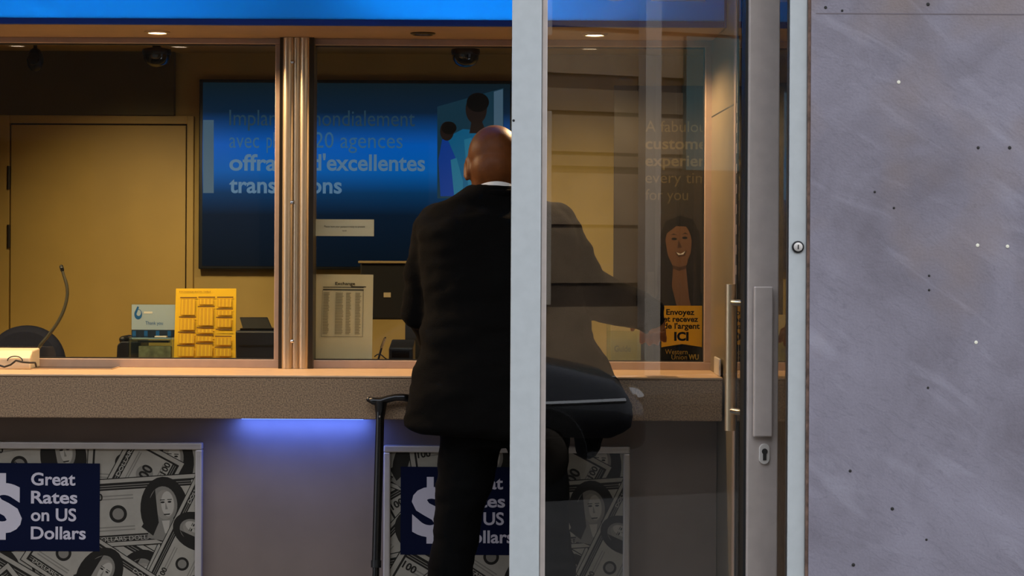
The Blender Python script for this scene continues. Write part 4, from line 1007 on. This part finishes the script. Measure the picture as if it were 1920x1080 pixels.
man = thing('person', 'bald man in a black suit seen from behind, leaning on the counter', 'person', (PX(940, 5.33), 5.33, 0))
sh_l, el_l, wr_l = P(822, 418, 5.42), P(786, 582, 5.44), P(836, 676, 5.66)
sh_r, el_r, wr_r = P(1036, 418, 5.42), P(1082, 548, 5.40), P(1222, 588, 5.56)
hip = P(938, 800, 5.34)
kn_l, kn_r = P(846, 1065, 5.33), P(1040, 1065, 5.36)
an_l = Vector((kn_l.x-0.02, 5.36, 0.10)); an_r = Vector((kn_r.x+0.03, 5.38, 0.10))
hj_l, hj_r = P(885, 835, 5.35), P(1005, 835, 5.36)
hc = P(928, 297, 5.45)                      # middle of the skull
nk0 = P(932, 372, 5.42)
tilt = Matrix.Rotation(R(-28), 3, 'X')      # chin towards the chest
def H(x, y, z): return hc + tilt @ Vector((x, y, z))
body = MB()
body.ell(H(0, -0.008, 0.004), (0.0745, 0.094, 0.080), tilt, 32)
body.ell(H(0, 0.030, -0.045), (0.062, 0.068, 0.075), tilt, 28)        # face
body.ell(H(0, 0.050, -0.098), (0.040, 0.040, 0.028), tilt, 20)        # chin and jaw
body.ell(H(0, 0.086, 0.000), (0.050, 0.018, 0.016), tilt, 16)         # brow
body.limb([H(0, 0.094, -0.008), H(0, 0.112, -0.042)], [0.009, 0.014], 12)      # nose
for s_ in (-1, 1):
    body.ell(H(s_*0.013, 0.103, -0.045), (0.009, 0.010, 0.008), tilt, 10)
    body.ell(H(s_*0.030, 0.084, -0.018), (0.014, 0.010, 0.010), tilt, 12)      # eyelids
    body.ell(H(s_*0.046, 0.066, -0.036), (0.020, 0.020, 0.018), tilt, 12)      # cheeks
body.ell(H(0, 0.094, -0.068), (0.024, 0.009, 0.006), tilt, 12); body.ell(H(0, 0.092, -0.078), (0.021, 0.009, 0.006), tilt, 12)   # lips
body.limb([nk0+Vector((0, 0, -0.03)), P(930, 348, 5.435), H(0, -0.012, -0.045)], [0.068, 0.068, 0.064], 20)
body.ell(P(930, 334, 5.395), (0.050, 0.03, 0.022), None, 16)          # roll of skin at the nape
body.ell(H(0, -0.012, -0.045), (0.067, 0.078, 0.062), tilt, 24)
def ear(s_):
    rt = tilt @ Matrix.Rotation(R(s_*-18), 3, 'Z')
    c = H(s_*0.074, -0.002, -0.036)
    for k in range(15):
        th = R(-60+k*20); p0 = c + rt @ Vector((s_*0.004, 0.015*math.cos(th), 0.028*math.sin(th)))
        body.ell(p0, (0.006, 0.006, 0.006), None, 10)
    body.ell(c, (0.004, 0.013, 0.024), rt, 12); body.ell(c+rt @ Vector((0, 0.003, -0.028)), (0.006, 0.008, 0.008), rt, 10)
ear(-1); ear(1)
# trunk and limbs under the clothes
def ring(cx, cy, cz, rx, ry, n=24, p=2.3):
    out = []
    for k in range(n):
        th = 2*math.pi*k/n; c_, s_ = math.cos(th), math.sin(th)
        out.append(Vector((cx+rx*math.copysign(abs(c_)**(2/p), c_), cy+ry*math.copysign(abs(s_)**(2/p), s_), cz)))
    return out
torso = []
for py, xl, xr, ry, D in ((800, 850, 1035, 0.09, 5.35), (700, 835, 1050, 0.10, 5.35), (600, 830, 1050, 0.10, 5.37), (500, 815, 1055, 0.105, 5.40), (430, 815, 1050, 0.09, 5.42), (390, 850, 1010, 0.07, 5.43)):
    a = P(xl, py, D); b = P(xr, py, D); torso.append(ring((a.x+b.x)/2, D, (a.z+b.z)/2, (b.x-a.x)/2, ry))
body.rings(torso)
body.limb([sh_l, el_l, wr_l], [0.05, 0.036, 0.026]); body.limb([sh_r, el_r, wr_r], [0.05, 0.036, 0.026])
body.limb([hj_l+Vector((0, 0, 0.02)), kn_l, an_l], [0.058, 0.04, 0.034]); body.limb([hj_r+Vector((0, 0, 0.02)), kn_r, an_r], [0.058, 0.04, 0.034])
for an in (an_l, an_r): body.limb([an+Vector((0, -0.03, -0.05)), an+Vector((0, 0.15, -0.065))], [0.03, 0.022])
def hand(wr, fwd, side, s_):
    fwd = Vector(fwd).normalized(); up = Vector((0, 0, 1)); lat = fwd.cross(up).normalized()*s_      # lat points to the thumb
    palm = wr+fwd*0.05+Vector((0, 0, -0.008))
    rot = Matrix((lat, fwd, up)).transposed()
    body.ell(wr+fwd*0.052+Vector((0, 0, -0.006)), (0.040, 0.052, 0.016), rot, 18)
    body.limb([wr, wr+fwd*0.03], [0.026, 0.024], 12)
    for k, (o_, ln) in enumerate(((0.029, 0.072), (0.010, 0.082), (-0.009, 0.076), (-0.028, 0.058))):
        b0 = wr+fwd*0.088+lat*o_+Vector((0, 0, -0.006)); d = (fwd+lat*o_*2.5).normalized()
        body.limb([b0, b0+d*ln*0.45+up*0.006, b0+d*ln*0.78-up*0.004, b0+d*ln-up*0.012], [0.0095, 0.009, 0.0082, 0.0075], 10)
    t0 = wr+fwd*0.025+lat*0.028
    body.limb([t0, t0+fwd*0.028+lat*0.024-up*0.006, t0+fwd*0.056+lat*0.030-up*0.012], [0.012, 0.0105, 0.0085], 10)
wr_l.z = max(wr_l.z, Z_TOP+0.04); pass
hand(wr_l, (0.35, 1, -0.12), 1, 1); hand(wr_r, (0.10, 0.9, -0.45), 1, -1)
remesh(body, 'body', 'skin', man, 0.0055, 4)
# suit jacket
jk = MB(); rg = []
spec = ((812, 790, 1150, 0.150, 5.335), (798, 757, 1183, 0.172, 5.335), (770, 760, 1188, 0.172, 5.335), (735, 768, 1172, 0.165, 5.335), (690, 779, 1145, 0.158, 5.34), (640, 790, 1116, 0.150, 5.345), (580, 795, 1100, 0.146, 5.36), (520, 790, 1092, 0.150, 5.375), (470, 783, 1086, 0.150, 5.39), (435, 780, 1080, 0.142, 5.40), (408, 792, 1066, 0.125, 5.41), (390, 812, 1046, 0.108, 5.42), (374, 842, 1018, 0.094, 5.425), (360, 868, 992, 0.082, 5.425), (350, 882, 980, 0.075, 5.425))
for py, xl, xr, ry, D in spec:
    a = P(xl, py, D); b = P(xr, py, D); rg.append(ring((a.x+b.x)/2, D, (a.z+b.z)/2, (b.x-a.x)/2, ry, 40, 2.5))
jk.rings(rg)
jk.limb([sh_l+Vector((0.0, 0, -0.012)), sh_l.lerp(el_l, 0.5)+Vector((-0.006, 0, 0)), el_l, el_l.lerp(wr_l, 0.5), wr_l.lerp(el_l, 0.1)], [0.066, 0.060, 0.056, 0.050, 0.044])
jk.limb([sh_r+Vector((0.0, 0, -0.012)), sh_r.lerp(el_r, 0.5)+Vector((0.008, 0, 0.0)), el_r+Vector((0.01, 0, 0))], [0.068, 0.072, 0.078])
jk.limb([el_r+Vector((0.01, 0, 0)), el_r.lerp(wr_r, 0.35)+Vector((0, 0, 0.004)), el_r.lerp(wr_r, 0.7)+Vector((0, 0, 0.002)), wr_r], [0.078, 0.068, 0.056, 0.046])
jk.limb([P(1190, 588, 5.53), P(1212, 622, 5.53)], [0.030, 0.012])
jk.limb([P(1108, 770, 5.44), P(1100, 835, 5.45)], [0.045, 0.040])       # front flap hanging lower
jacket = remesh(jk, 'jacket', 'suit', man, 0.0085, 5, 0.010, 0.16, 3.1)
jc = MB()
cl_pts = [Vector((PX(931, 5.425)+0.078*math.cos(R(a_)), 5.425+0.082*math.sin(R(a_)), P(931, 352, 5.36).z+0.012*math.sin(R(a_))-0.004-0.02*max(0, math.sin(R(a_))))) for a_ in range(-225, 50, 15)]
jc.limb(cl_pts, 0.012, 10); remesh(jc, 'jacket_collar', 'suit', jacket, 0.005, 2)
sc_ = MB(); inn, out_ = [], []
for a_ in range(-215, 40, 8):
    th = R(a_); x, y = PX(931, 5.425)+0.0655*math.cos(th), 5.425+0.070*math.sin(th); z = P(931, 340, 5.36).z-0.004*(1+math.sin(th))-0.018*abs(math.cos(th))**2
    inn.append((x, y, z))
n = len(inn); vs = []
for (x, y, z) in inn:
    cx, cy = PX(931, 5.425), 5.425; dx, dy = x-cx, y-cy; L_ = math.hypot(dx, dy); ux, uy = dx/L_*0.003, dy/L_*0.003
    vs += [(x, y, z-0.05), (x, y, z), (x+ux, y+uy, z), (x+ux, y+uy, z-0.05)]
fs = []
for i in range(n-1):
    for k in range(4): fs.append((i*4+k, i*4+(k+1)%4, (i+1)*4+(k+1)%4, (i+1)*4+k))
sc_.add(vs, fs); sc_.build('shirt_collar', 'shirt', man, smooth='all')
# trousers
tr1 = MB(); rg = []
for py, xl, xr, ry, D in ((770, 820, 1062, 0.125, 5.345), (800, 820, 1062, 0.128, 5.345), (835, 826, 1066, 0.118, 5.35)):
    a = P(xl, py, D); b = P(xr, py, D); rg.append(ring((a.x+b.x)/2, D, (a.z+b.z)/2, (b.x-a.x)/2, ry, 32))
tr1.rings(rg)
tr1.limb([P(882, 820, 5.345), P(872, 900, 5.34), P(856, 990, 5.335), kn_l, kn_l.lerp(an_l, 0.5), an_l+Vector((0, 0, -0.02))], [0.088, 0.076, 0.064, 0.060, 0.060, 0.058])
tr1.limb([P(1008, 820, 5.355), P(1014, 900, 5.36), P(1026, 990, 5.36), kn_r, kn_r.lerp(an_r, 0.5), an_r+Vector((0, 0, -0.02))], [0.088, 0.074, 0.064, 0.060, 0.060, 0.058])
remesh(tr1, 'trousers', 'trouser', man, 0.009, 4, 0.007, 0.14, 8.2)
for an, nm in ((an_l, 'shoe'), (an_r, 'shoe')):
    sm2 = MB(); sm2.ell(an+Vector((0, 0.06, -0.055)), (0.047, 0.14, 0.042), None, 20); sm2.ell(an+Vector((0, 0.0, -0.03)), (0.044, 0.06, 0.05), None, 18)
    for v in sm2.v:
        if v.z < 0.002: v.z = 0.002
    sm2.build('shoe', 'cane', man, smooth='all')

# ------------------------------------------------------------------ ACROSS THE STREET (seen only in the glass)
bt = thing('building', 'tan stone building with pale pilasters across the street', 'building', (10, -12.2, 0))
mbw = MB()
zs = [0, 0.79, 1.06, 1.68, 1.72, 2.30, 2.38, 2.50, 2.54, 2.95, 3.0, 3.25, 3.42, 3.9, 3.95, 4.5, 4.56, 5.2, 5.26, 6.0, 6.06, 7, 7.06, 9]
for k in range(len(zs)-1): mbw.box(3.2, 22, -12.2, -11.6-(0.04 if k % 2 else 0.0), zs[k], zs[k+1], 1 if k % 2 else (2 if k % 4 else 0))
mbw.build('wall', ['facade_tan', 'facade_joint', 'facade_mid'], bt)
for x in (5.0, 8.72, 10.1, 13.0, 16.0): MB().box(x, x+0.20, -11.6, -11.42, 0, 9).build('pilaster', 'facade_pale', bt)
dk_ = MB().box(8.98, 10.0, -11.62, -11.52, 0.0, 2.30).build('window', 'window_dark', bt); MB().box(9.30, 10.0, -11.62, -11.52, 2.36, 3.9).build('window', 'window_teal', bt)
for x in (6.0, 11.0, 14.2):
    for z in (0.9, 3.9, 6.6):
        wn = MB().box(x, x+1.5, -11.62, -11.57, z, z+2.0).build('window', 'window_teal', bt)
        MB().frame(x-0.08, x+1.58, z-0.08, z+2.08, -11.6, -11.5, 0.09).build('window_frame', 'facade_pale', wn)
bd = thing('building', 'dark brown stone building across the street to the left', 'building', (-10, -12.2, 0))
MB().box(-22, 3.2, -12.4, -11.6, 0, 9).build('wall', 'facade_dark', bd)
for x in (-15, -11, -7, -3, 0.6):
    for z in (0.5, 3.8, 6.4):
        MB().box(x, x+2.0, -11.62, -11.56, z, z+2.2).build('window', 'window_dark', bd)

def car(x0, yc, facing, label):
    t = thing('car', label, 'car', (x0+2.2*facing, yc, -0.16), 'parked cars')
    zg = -0.16
    # stations along the length from tail to nose: (s, half width, roof-line height of lower body)
    st = [(0.0, 0.60, 0.70), (0.08, 0.74, 0.86), (0.35, 0.82, 0.98), (0.9, 0.86, 1.02), (1.6, 0.88, 1.03), (2.6, 0.88, 1.02), (3.1, 0.87, 0.99), (3.6, 0.85, 0.93), (4.05, 0.80, 0.84), (4.28, 0.70, 0.72), (4.38, 0.55, 0.58)]
    rg = []
    for s_, hw_, top in st:
        cx = x0+facing*s_; ringp = []
        for k in range(28):
            th = 2*math.pi*k/28; c_, n_ = math.cos(th), math.sin(th)
            zmid = (top+0.26)/2; hz = (top-0.26)/2
            ringp.append(Vector((cx, yc+hw_*math.copysign(abs(c_)**0.55, c_), zg+zmid+hz*math.copysign(abs(n_)**0.6, n_))))
        rg.append(ringp)
    MB().rings(rg).build('body', 'car_paint', t, smooth='all')
    st2 = [(0.45, 0.70, 1.0), (0.95, 0.68, 1.34), (1.5, 0.66, 1.45), (2.2, 0.66, 1.43), (2.75, 0.70, 1.20), (3.15, 0.74, 0.98)]
    rg = []
    for s_, hw_, top in st2:
        cx = x0+facing*s_; ringp = []
        for k in range(24):
            th = 2*math.pi*k/24; c_, n_ = math.cos(th), math.sin(th); zmid = (top+0.9)/2; hz = (top-0.9)/2
            ringp.append(Vector((cx, yc+hw_*math.copysign(abs(c_)**0.6, c_), zg+zmid+hz*math.copysign(abs(n_)**0.7, n_))))
        rg.append(ringp)
    MB().rings(rg).build('cabin', 'car_glass', t, smooth='all')
    MB().box(min(x0+facing*1.0, x0+facing*2.3), max(x0+facing*1.0, x0+facing*2.3), yc-0.6, yc+0.6, zg+1.42, zg+1.46).build('roof', 'car_paint', t, bevel=0.015)
    for sy in (-1, 1):
        MB().tube([(x0+facing*0.9, yc+sy*0.876, zg+0.63), (x0+facing*3.1, yc+sy*0.870, zg+0.63), (x0+facing*3.7, yc+sy*0.848, zg+0.63), (x0+facing*4.1, yc+sy*0.79, zg+0.63)], 0.018, 14).build('side_moulding', 'chrome', t, smooth=True)
        for s_ in (0.85, 3.45):
            wl = MB().lathe((x0+facing*s_, yc+sy*0.86, zg+0.31), [(0.31, -0.10), (0.315, -0.08), (0.315, 0.08), (0.30, 0.10), (0.19, 0.10), (0.18, 0.06)], 'y', 32).build('wheel', 'tyre', t, smooth=True)
            MB().lathe((x0+facing*s_, yc+sy*0.86, zg+0.31), [(0.185, 0.088*sy), (0.15, 0.105*sy), (0.02, 0.085*sy), (0.001, 0.085*sy)], 'y', 24).build('rim', 'steel_dark', wl, smooth=True)
        MB().ell((x0+facing*4.25, yc+sy*0.55, zg+0.64), (0.10, 0.14, 0.07), seg=16).build('headlamp', 'chrome', t, smooth='all')
    return t
car(-0.12, -3.5, 1, 'dark blue car parked at the near kerb of the road')
car(-1.35, -6.6, 1, 'dark blue car on the far lane of the road')

# ------------------------------------------------------------------ LAMPS IN THE OFFICE
WARM = (1.0, 0.80, 0.50)
lamp('office_spot', 'SPOT', (PX(230, 7.3), 7.2, Z_CEIL-0.03), 85, WARM, aim=(PX(270, 8.6), 8.6, 1.0), spot_size=R(70), spot_blend=1.0, shadow_soft_size=0.06)
lamp('office_spot', 'SPOT', (PX(1060, 7.3), 7.2, Z_CEIL-0.03), 85, WARM, aim=(PX(1080, 8.6), 8.6, 1.05), spot_size=R(70), spot_blend=1.0, shadow_soft_size=0.06)
lamp('office_spot', 'SPOT', (PX(560, 7.3), 7.4, Z_CEIL-0.03), 30, WARM, aim=(PX(520, 8.6), 8.6, 1.0), spot_size=R(70), spot_blend=1.0, shadow_soft_size=0.06)
lamp('office_panel', 'AREA', (-0.6, 6.6, Z_CEIL-0.02), 3, WARM, aim=(-0.6, 6.5, 0), shape='RECTANGLE', size=2.6, size_y=0.25)

for o in list(scn.objects):
    if '_b' in o: del o['_b']
